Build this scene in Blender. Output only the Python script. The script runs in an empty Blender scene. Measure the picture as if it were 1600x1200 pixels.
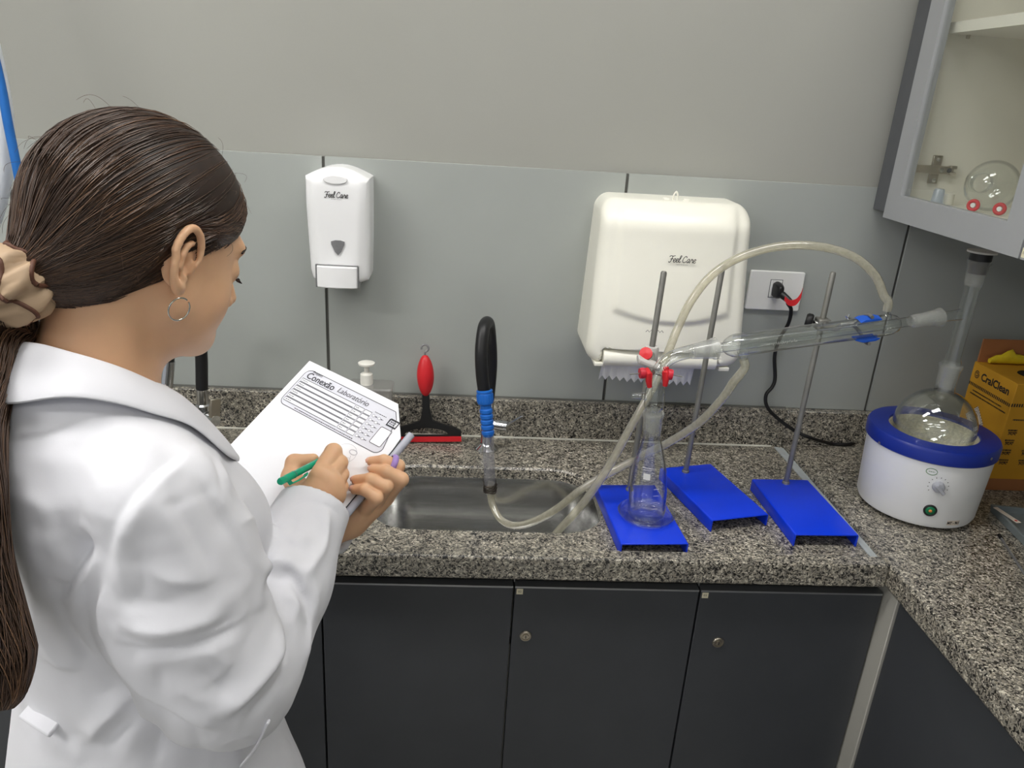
import bpy, bmesh, math, random
import numpy as np
from mathutils import Vector, Matrix
random.seed(7); np.random.seed(7)
SC = bpy.context.scene
COL = SC.collection

# ------------------------------------------------------------------ camera
FPX = 1200.0                                  # focal length in pixels of the 1600x1200 frame
CAM = np.array([0.0, 0.0, 1.6176])
_d = np.array([600.0 - 800.0, 3781.0 - 600.0, FPX]); _down = _d / np.linalg.norm(_d)
_up = -_down; _fh = np.array([0, 0, 1.0]); _fh = _fh - _up * _fh.dot(_up); _fh /= np.linalg.norm(_fh)
_rt = np.cross(_down, _fh); _a = math.radians(4.0)
RW = np.array([_fh * math.sin(_a) + _rt * math.cos(_a), _fh * math.cos(_a) - _rt * math.sin(_a), _up])
cam_data = bpy.data.cameras.new('camera'); cam_data.sensor_width = 36.0; cam_data.lens = 36.0 * FPX / 1600.0
cam_data.clip_start = 0.01
cam = bpy.data.objects.new('camera', cam_data); COL.objects.link(cam)
_M = Matrix.Identity(4)
for i in range(3):
    _M[i][0] = RW[i][0]; _M[i][1] = -RW[i][1]; _M[i][2] = -RW[i][2]; _M[i][3] = CAM[i]
cam.matrix_world = _M
SC.camera = cam

def ray(px, py):
    return RW @ np.array([px - 800.0, py - 600.0, FPX])
def at(px, py, x=None, y=None, z=None):
    """point of the place that shows at a pixel of the photograph, on the plane x=, y= or z="""
    r = ray(px, py)
    t = (x - CAM[0]) / r[0] if x is not None else (y - CAM[1]) / r[1] if y is not None else (z - CAM[2]) / r[2]
    return CAM + r * t
def atd(px, py, d):
    r = ray(px, py); return CAM + r / np.linalg.norm(r) * d

# ------------------------------------------------------------------ world, exposure
world = bpy.data.worlds.new('world'); SC.world = world; world.use_nodes = True
_bg = world.node_tree.nodes['Background']
_bg.inputs[0].default_value = (0.80, 0.83, 0.87, 1); _bg.inputs[1].default_value = 0.55
SC.view_settings.view_transform = 'Standard'; SC.view_settings.look = 'None'
SC.view_settings.exposure = 0.0; SC.view_settings.gamma = 1.0
SC.view_settings.use_curve_mapping = False
SC.cycles.transparent_max_bounces = 40; SC.cycles.max_bounces = 10
LAMPS = [  # x, y, size x, size y, watts : ceiling panels of the room
    (-1.05, 0.72, 1.2, 0.30, 20.0),
    (0.50, 0.72, 1.2, 0.30, 17.0),
    (-2.45, -0.25, 1.2, 0.30, 40.0),
    (0.50, -1.20, 1.2, 0.30, 9.0),
    (-2.45, -1.80, 1.2, 0.30, 18.0),
    (-0.95, -2.2, 1.2, 0.30, 10.0),
]
CEIL = 2.75

# ------------------------------------------------------------------ material helpers
MATS = {}
def srgb(r, g, b):
    f = lambda c: (c / 255.0) / 12.92 if c / 255.0 <= 0.04045 else ((c / 255.0 + 0.055) / 1.055) ** 2.4
    return (f(r), f(g), f(b), 1.0)
def mat(name, col, rough=0.5, metal=0.0, var=0.04, scale=30.0, bump=0.0, bscale=200.0, spec=0.5, coat=0.0,
        sss=0.0, sheen=0.0, stretch=None, trans=0.0, alpha=1.0, ior=1.45):
    m = bpy.data.materials.new(name); m.use_nodes = True; MATS[name] = m
    nt = m.node_tree; b = nt.nodes['Principled BSDF']
    tc = nt.nodes.new('ShaderNodeTexCoord'); src = tc.outputs['Object']
    if stretch:
        mp = nt.nodes.new('ShaderNodeMapping'); mp.inputs['Scale'].default_value = stretch
        nt.links.new(src, mp.inputs[0]); src = mp.outputs[0]
    nz = nt.nodes.new('ShaderNodeTexNoise'); nz.inputs['Scale'].default_value = scale; nz.inputs['Detail'].default_value = 4
    nt.links.new(src, nz.inputs['Vector'])
    rp = nt.nodes.new('ShaderNodeValToRGB')
    c = np.array(col[:3])
    rp.color_ramp.elements[0].position = 0.3; rp.color_ramp.elements[1].position = 0.7
    rp.color_ramp.elements[0].color = (*np.clip(c * (1 - var), 0, 1), 1); rp.color_ramp.elements[1].color = (*np.clip(c * (1 + var), 0, 1), 1)
    nt.links.new(nz.outputs['Fac'], rp.inputs[0]); nt.links.new(rp.outputs[0], b.inputs['Base Color'])
    b.inputs['Roughness'].default_value = rough; b.inputs['Metallic'].default_value = metal
    b.inputs['Specular IOR Level'].default_value = spec; b.inputs['Coat Weight'].default_value = coat
    b.inputs['IOR'].default_value = ior
    if sss:
        b.inputs['Subsurface Weight'].default_value = sss; b.inputs['Subsurface Radius'].default_value = (0.010, 0.004, 0.002)
        b.inputs['Subsurface Scale'].default_value = 0.6
    if sheen: b.inputs['Sheen Weight'].default_value = sheen
    if trans: b.inputs['Transmission Weight'].default_value = trans
    if bump:
        n2 = nt.nodes.new('ShaderNodeTexNoise'); n2.inputs['Scale'].default_value = bscale; n2.inputs['Detail'].default_value = 3
        nt.links.new(src, n2.inputs['Vector'])
        bp = nt.nodes.new('ShaderNodeBump'); bp.inputs['Strength'].default_value = bump; bp.inputs['Distance'].default_value = 0.002
        nt.links.new(n2.outputs['Fac'], bp.inputs['Height']); nt.links.new(bp.outputs[0], b.inputs['Normal'])
    return m
def glass_mat(name, tint=(0.97, 0.985, 0.98), edge=0.36, rough=0.018, frost=0.0, gain=1.8, fcol=(0.80, 0.80, 0.78)):
    """thin glass wall: clear face on, mirror-like and greyer towards the rim"""
    m = bpy.data.materials.new(name); m.use_nodes = True; MATS[name] = m
    nt = m.node_tree; nt.nodes.remove(nt.nodes['Principled BSDF']); out = nt.nodes['Material Output']
    lw = nt.nodes.new('ShaderNodeLayerWeight'); lw.inputs['Blend'].default_value = 0.5   # Facing = 1 - cos
    rp = nt.nodes.new('ShaderNodeValToRGB'); rp.color_ramp.elements[0].color = (*tint, 1)
    rp.color_ramp.elements[0].position = 0.45
    rp.color_ramp.elements[1].color = (tint[0] * edge, tint[1] * edge, tint[2] * edge, 1)
    nt.links.new(lw.outputs['Facing'], rp.inputs[0])
    tr = nt.nodes.new('ShaderNodeBsdfTransparent'); nt.links.new(rp.outputs[0], tr.inputs[0])
    gl = nt.nodes.new('ShaderNodeBsdfGlossy'); gl.inputs['Roughness'].default_value = rough; gl.inputs[0].default_value = (1, 1, 1, 1)
    pw = nt.nodes.new('ShaderNodeMath'); pw.operation = 'POWER'; pw.inputs[1].default_value = 4.0; nt.links.new(lw.outputs['Facing'], pw.inputs[0])
    mu = nt.nodes.new('ShaderNodeMath'); mu.operation = 'MULTIPLY_ADD'; mu.inputs[1].default_value = 0.75 * gain; mu.inputs[2].default_value = 0.045 * gain; mu.use_clamp = True
    nt.links.new(pw.outputs[0], mu.inputs[0])
    mx = nt.nodes.new('ShaderNodeMixShader'); nt.links.new(mu.outputs[0], mx.inputs[0])
    base = tr.outputs[0]
    if frost:
        df = nt.nodes.new('ShaderNodeBsdfDiffuse'); df.inputs[0].default_value = (*fcol, 1)
        tl = nt.nodes.new('ShaderNodeBsdfTranslucent'); tl.inputs[0].default_value = (*fcol, 1)
        m0 = nt.nodes.new('ShaderNodeMixShader'); m0.inputs[0].default_value = 0.5
        nt.links.new(df.outputs[0], m0.inputs[1]); nt.links.new(tl.outputs[0], m0.inputs[2])
        nz = nt.nodes.new('ShaderNodeTexNoise'); nz.inputs['Scale'].default_value = 60
        ma = nt.nodes.new('ShaderNodeMath'); ma.operation = 'MULTIPLY_ADD'; ma.inputs[1].default_value = 0.2; ma.inputs[2].default_value = frost - 0.1
        nt.links.new(nz.outputs['Fac'], ma.inputs[0])
        m1 = nt.nodes.new('ShaderNodeMixShader'); nt.links.new(ma.outputs[0], m1.inputs[0])
        nt.links.new(tr.outputs[0], m1.inputs[1]); nt.links.new(m0.outputs[0], m1.inputs[2]); base = m1.outputs[0]
    nt.links.new(base, mx.inputs[1]); nt.links.new(gl.outputs[0], mx.inputs[2])
    nt.links.new(mx.outputs[0], out.inputs[0])
    return m

# ------------------------------------------------------------------ mesh helpers
def V(*a): return np.array(a, float)
def unit(v): v = np.asarray(v, float); return v / np.linalg.norm(v)
def frame(axis, hint=None):
    w = unit(axis); h = np.array(hint if hint is not None else ((0, 0, 1) if abs(w[2]) < 0.9 else (1, 0, 0)), float)
    u = unit(np.cross(h, w)); return u, np.cross(w, u), w
def smooth_path(P, n=8):
    """Catmull-Rom through the points"""
    P = np.array(P, float); Q = np.vstack([2 * P[0] - P[1], P, 2 * P[-1] - P[-2]]); out = []
    for i in range(1, len(Q) - 2):
        for k in range(n):
            t = k / n
            out.append(0.5 * ((2 * Q[i]) + (-Q[i-1] + Q[i+1]) * t + (2*Q[i-1] - 5*Q[i] + 4*Q[i+1] - Q[i+2]) * t*t + (-Q[i-1] + 3*Q[i] - 3*Q[i+1] + Q[i+2]) * t**3))
    out.append(P[-1]); return np.array(out)
class MB:
    def __init__(s): s.v = []; s.f = []
    def add(s, vs, fs):
        o = len(s.v); s.v.extend([tuple(map(float, p)) for p in vs]); s.f.extend([tuple(o + i for i in q) for q in fs]); return s
    def box(s, lo, hi):
        x0, y0, z0 = lo; x1, y1, z1 = hi
        return s.add([(x0,y0,z0),(x1,y0,z0),(x1,y1,z0),(x0,y1,z0),(x0,y0,z1),(x1,y0,z1),(x1,y1,z1),(x0,y1,z1)],
                     [(0,3,2,1),(4,5,6,7),(0,1,5,4),(1,2,6,5),(2,3,7,6),(3,0,4,7)])
    def prism(s, poly, z0, z1, M=None):
        n = len(poly); vs = [(p[0], p[1], z0) for p in poly] + [(p[0], p[1], z1) for p in poly]
        if M is not None: vs = [M(p) for p in vs]
        fs = [tuple(range(n - 1, -1, -1)), tuple(range(n, 2 * n))] + [(i, (i+1) % n, n + (i+1) % n, n + i) for i in range(n)]
        return s.add(vs, fs)
    def loft(s, rings, cap0=True, cap1=True, closed=True):
        n = len(rings[0]); vs = [p for r in rings for p in r]; fs = []
        m = n if closed else n - 1
        for k in range(len(rings) - 1):
            for i in range(m):
                j = (i + 1) % n; fs.append((k*n + i, k*n + j, (k+1)*n + j, (k+1)*n + i))
        if cap0: fs.append(tuple(range(n - 1, -1, -1)))
        if cap1: fs.append(tuple(range((len(rings)-1)*n, len(rings)*n)))
        return s.add(vs, fs)
    def tube(s, path, r, seg=12, cap=True, hint=None):
        P = np.array(path, float); n = len(P); rr = np.broadcast_to(np.array(r, float), (n,))
        T = np.gradient(P, axis=0); T /= np.linalg.norm(T, axis=1)[:, None] + 1e-12
        u, v, w = frame(T[0], hint); rings = []
        for i in range(n):
            u = unit(u - T[i] * u.dot(T[i])); v = np.cross(T[i], u)
            rings.append([P[i] + rr[i] * (u * math.cos(2*math.pi*k/seg) + v * math.sin(2*math.pi*k/seg)) for k in range(seg)])
        return s.loft(rings, cap, cap)
    def lathe(s, prof, o=(0, 0, 0), axis=(0, 0, 1), seg=32, cap0=False, cap1=False, hint=None):
        """prof: list of (radius, height along the axis)"""
        u, v, w = frame(axis, hint); o = np.array(o, float)
        rings = [[o + w * h + max(r, 1e-5) * (u * math.cos(2*math.pi*k/seg) + v * math.sin(2*math.pi*k/seg)) for k in range(seg)] for r, h in prof]
        return s.loft(rings, cap0, cap1)
    def build(s, name, m, parent=None, smooth=None, bevel=0.0, bseg=2, xf=None):
        me = bpy.data.meshes.new(name)
        me.from_pydata(s.v, [], s.f); me.update()
        bm = bmesh.new(); bm.from_mesh(me); bmesh.ops.recalc_face_normals(bm, faces=bm.faces); bm.to_mesh(me); bm.free()
        return link(name, me, m, parent, smooth, bevel, bseg, xf)
def link(name, me, m, parent=None, smooth=None, bevel=0.0, bseg=2, xf=None):
    o = bpy.data.objects.new(name, me); COL.objects.link(o)
    if m is not None: me.materials.append(MATS[m] if isinstance(m, str) else m)
    if smooth is not None:
        me.shade_smooth(); me.set_sharp_from_angle(angle=math.radians(smooth))
    if bevel:
        b = o.modifiers.new('bevel', 'BEVEL'); b.width = bevel; b.segments = bseg; b.limit_method = 'ANGLE'; b.angle_limit = math.radians(35)
        me.shade_smooth(); me.set_sharp_from_angle(angle=math.radians(50))
    if parent is not None:
        o.parent = parent
        o.matrix_parent_inverse = PINV.get(parent.name, Matrix.Identity(4))
    if xf is not None: o.matrix_basis = xf
    return o
PINV = {}
def thing(name, label, cat, loc=(0, 0, 0), group=None):
    """an Empty at the thing's base; its parts are built in world coordinates"""
    o = bpy.data.objects.new(name, None); COL.objects.link(o); o.empty_display_size = 0.05
    o.location = tuple(map(float, loc)); o['label'] = label; o['category'] = cat
    if group: o['group'] = group
    PINV[o.name] = Matrix.Translation(-Vector(tuple(map(float, loc))))
    return o
def tag(o, label, cat, group=None):
    o['label'] = label; o['category'] = cat
    if group: o['group'] = group
    return o
def struct(o): o['kind'] = 'structure'; return o
def rrect(cx, cy, hx, hy, r, n=6):
    pts = []
    for sx, sy, a0 in ((1, 1, 0), (-1, 1, 90), (-1, -1, 180), (1, -1, 270)):
        for k in range(n + 1):
            a = math.radians(a0 + 90 * k / n); pts.append((cx + sx * (hx - r) + r * math.cos(a), cy + sy * (hy - r) + r * math.sin(a)))
    return pts
def text_mesh(txt, size, M, thick=0.0, shear=0.0, xscale=1.0, align='CENTER'):
    """lettering: flat glyph outlines mapped by M((x, y)) -> point"""
    cu = bpy.data.curves.new('t', 'FONT'); cu.body = txt; cu.size = size; cu.align_x = align; cu.align_y = 'CENTER'
    cu.offset = thick; cu.shear = shear; cu.resolution_u = 3; cu.fill_mode = 'FRONT'
    ob = bpy.data.objects.new('t', cu); COL.objects.link(ob)
    dg = bpy.context.evaluated_depsgraph_get(); me = bpy.data.meshes.new_from_object(ob.evaluated_get(dg))
    vs = [M((v.co.x * xscale, v.co.y)) for v in me.vertices]; fs = [tuple(p.vertices) for p in me.polygons]
    bpy.data.objects.remove(ob); bpy.data.curves.remove(cu); bpy.data.meshes.remove(me)
    return vs, fs
def plane_map(o, u, v):
    o, u, v = np.array(o, float), unit(u), unit(v)
    return lambda p: o + u * p[0] + v * p[1]
def ribbon(mb, pts, w, M):
    """a flat stroke of width w through 2D points, mapped by M"""
    P = np.array(pts, float)
    if len(P) < 2: return
    T = np.gradient(P, axis=0); T /= np.linalg.norm(T, axis=1)[:, None] + 1e-12; N = np.stack([-T[:, 1], T[:, 0]], 1) * w / 2
    vs = [M(p) for q in zip(P + N, P - N) for p in q]
    mb.add(vs, [(2*i, 2*i+1, 2*i+3, 2*i+2) for i in range(len(P) - 1)])
# ------------------------------------------------------------------ materials of the room
D = 1.5808            # face of the wall tiles
ZC, ZR = 0.90, 0.91   # sunken sink worktop, raised rim and side worktop
XR = 1.26             # right wall
mat('paint', srgb(160, 160, 153), 0.75, var=0.02, scale=3, bump=0.05, bscale=350)
mat('tile', srgb(164, 168, 164), 0.38, var=0.035, scale=6, bump=0.02, bscale=90)
mat('grout', srgb(92, 92, 88), 0.9, var=0.08)
mat('floor', srgb(150, 148, 142), 0.5, var=0.06, scale=9)
mat('ceiling', srgb(232, 232, 228), 0.9, var=0.01)
mat('slate', srgb(66, 68, 72), 0.42, var=0.05, scale=12, bump=0.02, bscale=500)
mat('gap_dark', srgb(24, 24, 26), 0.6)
mat('alu', srgb(168, 170, 172), 0.38, metal=0.8, var=0.03, scale=60)
mat('carcass', srgb(176, 174, 166), 0.55, var=0.02)
mat('grey_door', srgb(160, 162, 164), 0.42, var=0.015)
mat('filler_shaded', srgb(92, 94, 97), 0.5)  # shadow of the recess beside the wall cabinet is painted into this grey
mat('melamine', srgb(238, 234, 220), 0.5, var=0.012)
mat('nickel', srgb(190, 182, 168), 0.28, metal=1.0, var=0.06)
mat('chrome', srgb(205, 206, 208), 0.12, metal=1.0, var=0.02)
mat('silicone', srgb(205, 203, 192), 0.55, var=0.06, scale=80)
mat('silicone_blue', srgb(172, 178, 180), 0.5, var=0.08, scale=60)
mat('sticker', srgb(226, 218, 190), 0.7)
mat('ink', srgb(38, 36, 38), 0.7)
mat('white_plastic', srgb(238, 238, 236), 0.32, var=0.01)
mat('black_plastic', srgb(24, 24, 25), 0.45)
glass_mat('glass'); glass_mat('pane', tint=(0.975, 0.985, 0.98), edge=0.8, gain=0.9)
glass_mat('glass_thin', tint=(0.985, 0.99, 0.985), edge=0.55, gain=1.2, rough=0.03)
glass_mat('frosted', frost=0.30, rough=0.25, edge=0.5, gain=1.2, fcol=(0.70, 0.70, 0.67))
def granite():
    m = bpy.data.materials.new('granite'); m.use_nodes = True; MATS['granite'] = m
    nt = m.node_tree; b = nt.nodes['Principled BSDF']; L = nt.links.new
    tc = nt.nodes.new('ShaderNodeTexCoord')
    nz = nt.nodes.new('ShaderNodeTexNoise'); nz.inputs['Scale'].default_value = 120; nz.inputs['Detail'].default_value = 3
    L(tc.outputs['Object'], nz.inputs['Vector'])
    mxv = nt.nodes.new('ShaderNodeMix'); mxv.data_type = 'VECTOR'; mxv.inputs['Factor'].default_value = 0.012
    L(tc.outputs['Object'], mxv.inputs['A']); L(nz.outputs['Color'], mxv.inputs['B'])
    vo = nt.nodes.new('ShaderNodeTexVoronoi'); vo.inputs['Scale'].default_value = 400; L(mxv.outputs['Result'], vo.inputs['Vector'])
    sp = nt.nodes.new('ShaderNodeSeparateColor'); L(vo.outputs['Color'], sp.inputs[0])
    cl = nt.nodes.new('ShaderNodeTexNoise'); cl.inputs['Scale'].default_value = 95; cl.inputs['Detail'].default_value = 2
    L(tc.outputs['Object'], cl.inputs['Vector'])
    ad = nt.nodes.new('ShaderNodeMath'); ad.operation = 'MULTIPLY_ADD'; ad.inputs[1].default_value = 0.9; ad.inputs[2].default_value = -0.45
    L(cl.outputs['Fac'], ad.inputs[0])
    a2 = nt.nodes.new('ShaderNodeMath'); a2.operation = 'ADD'; L(ad.outputs[0], a2.inputs[0]); L(sp.outputs[0], a2.inputs[1])
    rp = nt.nodes.new('ShaderNodeValToRGB'); rp.color_ramp.interpolation = 'LINEAR'
    els = rp.color_ramp.elements
    els[0].position = 0.0; els[0].color = srgb(30, 29, 29); els[1].position = 1.0; els[1].color = srgb(206, 200, 184)
    for p, c in ((0.16, (38, 37, 36)), (0.30, (94, 91, 85)), (0.48, (130, 126, 117)), (0.68, (156, 151, 140)), (0.74, (130, 123, 109)), (0.86, (170, 163, 148))):
        e = els.new(p); e.color = srgb(*c)
    L(a2.outputs[0], rp.inputs[0]); L(rp.outputs[0], b.inputs['Base Color'])
    b.inputs['Roughness'].default_value = 0.3
    return m
granite()
def steel():
    m = mat('steel', srgb(200, 200, 199), 0.20, metal=1.0, var=0.10, scale=14, stretch=(1, 14, 14))
    b = m.node_tree.nodes['Principled BSDF']; b.inputs['Anisotropic'].default_value = 0.5
steel()

# ------------------------------------------------------------------ room shell
XL, YB = -3.9, -2.8
wall_back = struct(MB().box((XL, D + 0.012, 0), (XR + 0.1, D + 0.12, CEIL)).build('wall_back', 'paint'))
MB().box((XL, D + 0.004, 0.95), (XR, D + 0.0125, 1.4815)).build('tile_joint', 'grout', wall_back)
x = -0.288 - 0.6055 * 4
while x < XR:
    x0, x1 = max(x + 0.003, XL), min(x + 0.6025, XR - 0.008)
    if x1 - x0 > 0.02: MB().box((x0, D, 0.9885), (x1, D + 0.010, 1.4825)).build('tile', 'tile', wall_back, bevel=0.0008, bseg=1)
    x += 0.6055
wall_right = struct(MB().box((XR, YB, 0), (XR + 0.12, D + 0.012, CEIL)).build('wall_right', 'paint'))
MB().box((XR - 0.0005, -0.6, 0.95), (XR + 0.004, D, 1.4815)).build('tile_joint', 'grout', wall_right)
for k in range(4):
    MB().box((XR - 0.008, D - 0.010 - 0.6055 * (k + 1) + 0.003, 0.9885), (XR + 0.002, D - 0.010 - 0.6055 * k - 0.003, 1.4825)).build('tile', 'tile', wall_right)
struct(MB().box((XL - 0.12, YB, 0), (XL, D + 0.012, CEIL)).build('wall_left', 'paint'))
struct(MB().box((XL - 0.12, YB, -0.08), (XR + 0.12, D + 0.12, 0)).build('floor', 'floor'))
struct(MB().box((XL - 0.12, YB, CEIL), (XR + 0.12, D + 0.12, CEIL + 0.1)).build('ceiling', 'ceiling'))
def lamp_mat(i, e):
    m = bpy.data.materials.new('lamp_diffuser'); m.use_nodes = True; nt = m.node_tree
    nt.nodes.remove(nt.nodes['Principled BSDF']); em = nt.nodes.new('ShaderNodeEmission')
    em.inputs[0].default_value = (1.0, 0.985, 0.955, 1); em.inputs[1].default_value = e
    nt.links.new(em.outputs[0], nt.nodes['Material Output'].inputs[0]); return m
_where = ['above the writing person', 'above the sink worktop', 'far left of the writing person', 'right behind the camera', 'far left behind the camera', 'straight behind the camera']
for i, (lx, ly, sx, sy, w) in enumerate(LAMPS):
    t = thing('ceiling_light', 'white rectangular ceiling light panel ' + _where[i], 'light', (lx, ly, CEIL), 'ceiling light panels')
    h = MB(); x0, x1, y0, y1 = lx - sx/2, lx + sx/2, ly - sy/2, ly + sy/2
    for a, b in (((x0-.02, y0-.02), (x1+.02, y0)), ((x0-.02, y1), (x1+.02, y1+.02)), ((x0-.02, y0), (x0, y1)), ((x1, y0), (x1+.02, y1))):
        h.box((*a, CEIL - 0.045), (*b, CEIL))
    h.build('frame', 'white_plastic', t)
    MB().box((x0, y0, CEIL - 0.04), (x1, y1, CEIL - 0.03)).build('diffuser', lamp_mat(i, w / (math.pi * sx * sy)), t)

# ------------------------------------------------------------------ worktops
YF = 1.072
def ang_ring(cx, cy, hx, hy, r, angs):
    out = []
    for a in angs:
        c, s = math.cos(a), math.sin(a); lo, hi = 0.0, hx + hy
        for _ in range(40):
            m = (lo + hi) / 2; qx, qy = abs(c * m) - (hx - r), abs(s * m) - (hy - r)
            d = math.hypot(max(qx, 0), max(qy, 0)) + min(max(qx, qy), 0) - r
            lo, hi = (m, hi) if d < 0 else (lo, m)
        out.append((cx + c * lo, cy + s * lo))
    return out
SINKS = [(0.055, 1.291), (-0.53, 1.291)]; SHX, SHY, SRR = 0.215, 0.121, 0.085
ct = thing('countertop', 'speckled grey granite worktop with the sink cut into it', 'countertop', (-0.4, 1.3, ZC))
slab = MB(); y0, y1 = YF + 0.03, D - 0.02
cuts = [(-1.7, -0.82, None), (-0.82, -0.24, 1), (-0.24, 0.35, 0), (0.35, 0.735, None)]
for x0, x1, s in cuts:
    if s is None: slab.box((x0, y0, ZC - 0.025), (x1, y1, ZC)); continue
    cx, cy = SINKS[s]
    A = [2 * math.pi * k / 72 for k in range(72)] + [math.atan2(yy - cy, xx - cx) % (2 * math.pi) for xx in (x0, x1) for yy in (y0, y1)]
    A.sort(); inner = ang_ring(cx, cy, SHX, SHY, SRR, A); outer = []
    for a in A:
        c, q = math.cos(a), math.sin(a); tx = ((x1 - cx) if c > 0 else (x0 - cx)) / c if abs(c) > 1e-9 else 1e9
        ty = ((y1 - cy) if q > 0 else (y0 - cy)) / q if abs(q) > 1e-9 else 1e9; t = min(tx, ty); outer.append((cx + c * t, cy + q * t))
    P = lambda r, z: [(p[0], p[1], z) for p in r]
    fil = ang_ring(cx, cy, SHX - 0.0, SHY - 0.0, SRR, A); big = ang_ring(cx, cy, SHX + 0.004, SHY + 0.004, SRR + 0.004, A)
    slab.loft([P(outer, ZC), P(big, ZC), P(inner, ZC - 0.004), P(inner, ZC - 0.025), P(outer, ZC - 0.025)], False, False)
slab.build('slab', 'granite', ct, smooth=30)
MB().box((-1.7, YF, 0.866), (0.735, YF + 0.031, ZR)).build('front_edge', 'granite', ct, bevel=0.004)
MB().box((-1.7, D - 0.0205, ZC - 0.02), (0.734, D - 0.0005, 0.989)).build('backsplash', 'granite', ct, bevel=0.0015, bseg=1)
sb = MB(); sb.tube([(-1.69, D - 0.021, ZC + 0.001), (-0.3, D - 0.021, ZC + 0.001), (0.71, D - 0.021, ZC + 0.001)], 0.003, 6); sb.build('sealant_bead', 'silicone', ct)
st = MB(); st.tube([(-1.69, D - 0.004, 0.989), (0.734, D - 0.004, 0.989)], 0.0035, 6); st.build('sealant_bead', 'grout', ct)
rt = thing('countertop', 'raised granite side worktop under the wall cabinet, carrying the heating mantle', 'countertop', (1.0, 0.5, ZR))
MB().box((0.735, -0.9, 0.868), (1.255, D - 0.021, ZR)).build('slab', 'granite', rt, bevel=0.004)
MB().box((XR - 0.028, -0.9, ZR - 0.01), (XR - 0.0085, D - 0.021, 0.989)).build('backsplash', 'granite', rt)
MB().box((0.7345, D - 0.0205, ZR - 0.01), (XR - 0.0285, D - 0.0005, 0.989)).build('backsplash', 'granite', rt, bevel=0.0015, bseg=1)
sb = MB(); sb.prism([(0.722, YF + 0.034), (0.735, YF + 0.034), (0.735, D - 0.03), (0.716, D - 0.024)], ZC, ZC + 0.0018); sb.build('sealant_strip', 'silicone_blue', rt)
for i, (cx, cy) in enumerate(SINKS):
    s = thing('sink', ['stainless steel sink bowl with rubber tubes hanging in it', 'stainless steel sink bowl beside the writing person'][i], 'sink', (cx, cy, ZC - 0.19), 'sinks in the worktop')
    m = MB(); R = lambda hx, hy, r, z: [(p[0], p[1], z) for p in rrect(cx, cy, hx, hy, r, 10)]
    rings = [R(SHX + 0.02, SHY + 0.02, SRR + .02, ZC - 0.0255), R(SHX + 0.003, SHY + 0.003, SRR, ZC - 0.0255), R(SHX - 0.004, SHY - 0.004, SRR - 0.004, ZC - 0.05)]
    for k in range(9):
        a = math.pi / 2 * k / 8; q = 0.045 * (1 - math.cos(a))
        rings.append(R(SHX - 0.012 - q, SHY - 0.010 - q, max(SRR - 0.012 - q * 0.6, 0.02), ZC - 0.135 - 0.045 * math.sin(a)))
    rings += [R(0.09, 0.05, 0.04, ZC - 0.183), R(0.03, 0.03, 0.0299, ZC - 0.186)]
    m.loft(rings, False, True); o = m.build('basin', 'steel', s, smooth=40)
    d = MB().lathe([(0.0, 0.001), (0.016, 0.001), (0.018, 0.003), (0.03, 0.0035), (0.031, 0.0)], (cx, cy, ZC - 0.186), seg=24); d.build('drain', 'chrome', s, smooth=40)

# ------------------------------------------------------------------ base cabinets under the sink worktop
YD = 1.095
def base_cabinet(x0, x1, lock, txt, label):
    c = thing('base_cabinet', label, 'cabinet', ((x0 + x1) / 2, 1.3, 0), 'grey base cabinets')
    b = MB(); y0 = YD + 0.021
    b.box((x0, y0, 0.10), (x0 + 0.016, D - 0.002, 0.70)); b.box((x1 - 0.016, y0, 0.10), (x1, D - 0.002, 0.70)); b.box((x0, y0 + 0.02, 0.70), (x0 + 0.016, y0 + 0.04, 0.866)); b.box((x1 - 0.016, y0 + 0.02, 0.70), (x1, y0 + 0.04, 0.866)); b.box((x0, y0, 0.10), (x1, D - 0.002, 0.116)); b.box((x0, D - 0.012, 0.10), (x1, D - 0.002, 0.70))
    b.build('body', 'carcass', c)
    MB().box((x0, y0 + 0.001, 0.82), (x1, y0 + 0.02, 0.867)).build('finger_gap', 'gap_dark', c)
    MB().box((x0, YD + 0.05, 0.0), (x1, YD + 0.07, 0.10)).build('toe_kick', 'gap_dark', c)
    d = MB().box((x0 + 0.0018, YD, 0.112), (x1 - 0.0018, YD + 0.018, 0.8345)).build('door', 'slate', c, bevel=0.0008, bseg=1)
    MB().box((x0 + 0.0018, YD - 0.0005, 0.8345), (x1 - 0.0018, YD + 0.018, 0.838)).build('top_trim', 'alu', d)
    MB().box((x0, YD + 0.012, 0.838), (x0 + 0.0016, YD + 0.02, 0.866)).build('divider_edge', 'alu', c)
    if lock:
        l = MB(); lx, lz = lock
        l.lathe([(0.0105, 0.0), (0.0105, 0.002), (0.009, 0.0035), (0.0072, 0.0035), (0.0068, 0.0022), (0.0055, 0.0022), (0.0050, 0.004), (0.0, 0.0042)], (lx, YD, lz), (0, -1, 0), 24)
        lo = l.build('lock', 'nickel', d, smooth=35)
        MB().box((lx - 0.0007, YD - 0.0046, lz - 0.003), (lx + 0.0007, YD - 0.0040, lz + 0.003)).build('keyhole', 'gap_dark', lo)
    if txt:
        tx, tz = x0 + 0.010, 0.8275
        k = MB().box((tx - 0.0055, YD - 0.0005, tz - 0.0055), (tx + 0.0055, YD, tz + 0.0055)).build('number_tag', 'sticker', d)
        MB().add(*text_mesh(txt, 0.006, plane_map((tx, YD - 0.0007, tz), (1, 0, 0), (0, 0, 1)))).build('lettering', 'ink', k)
base_cabinet(-1.194, -0.870, None, '', 'slate base cabinet farthest left of the writing person')
base_cabinet(-0.870, -0.546, None, '', 'slate base cabinet hidden mostly behind the white lab coat')
base_cabinet(-0.546, -0.222, None, '', 'slate base cabinet showing as a strip beside the lab coat')
base_cabinet(-0.222, 0.102, None, '', 'plain slate base cabinet without lock, left of the two locked ones')
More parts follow.
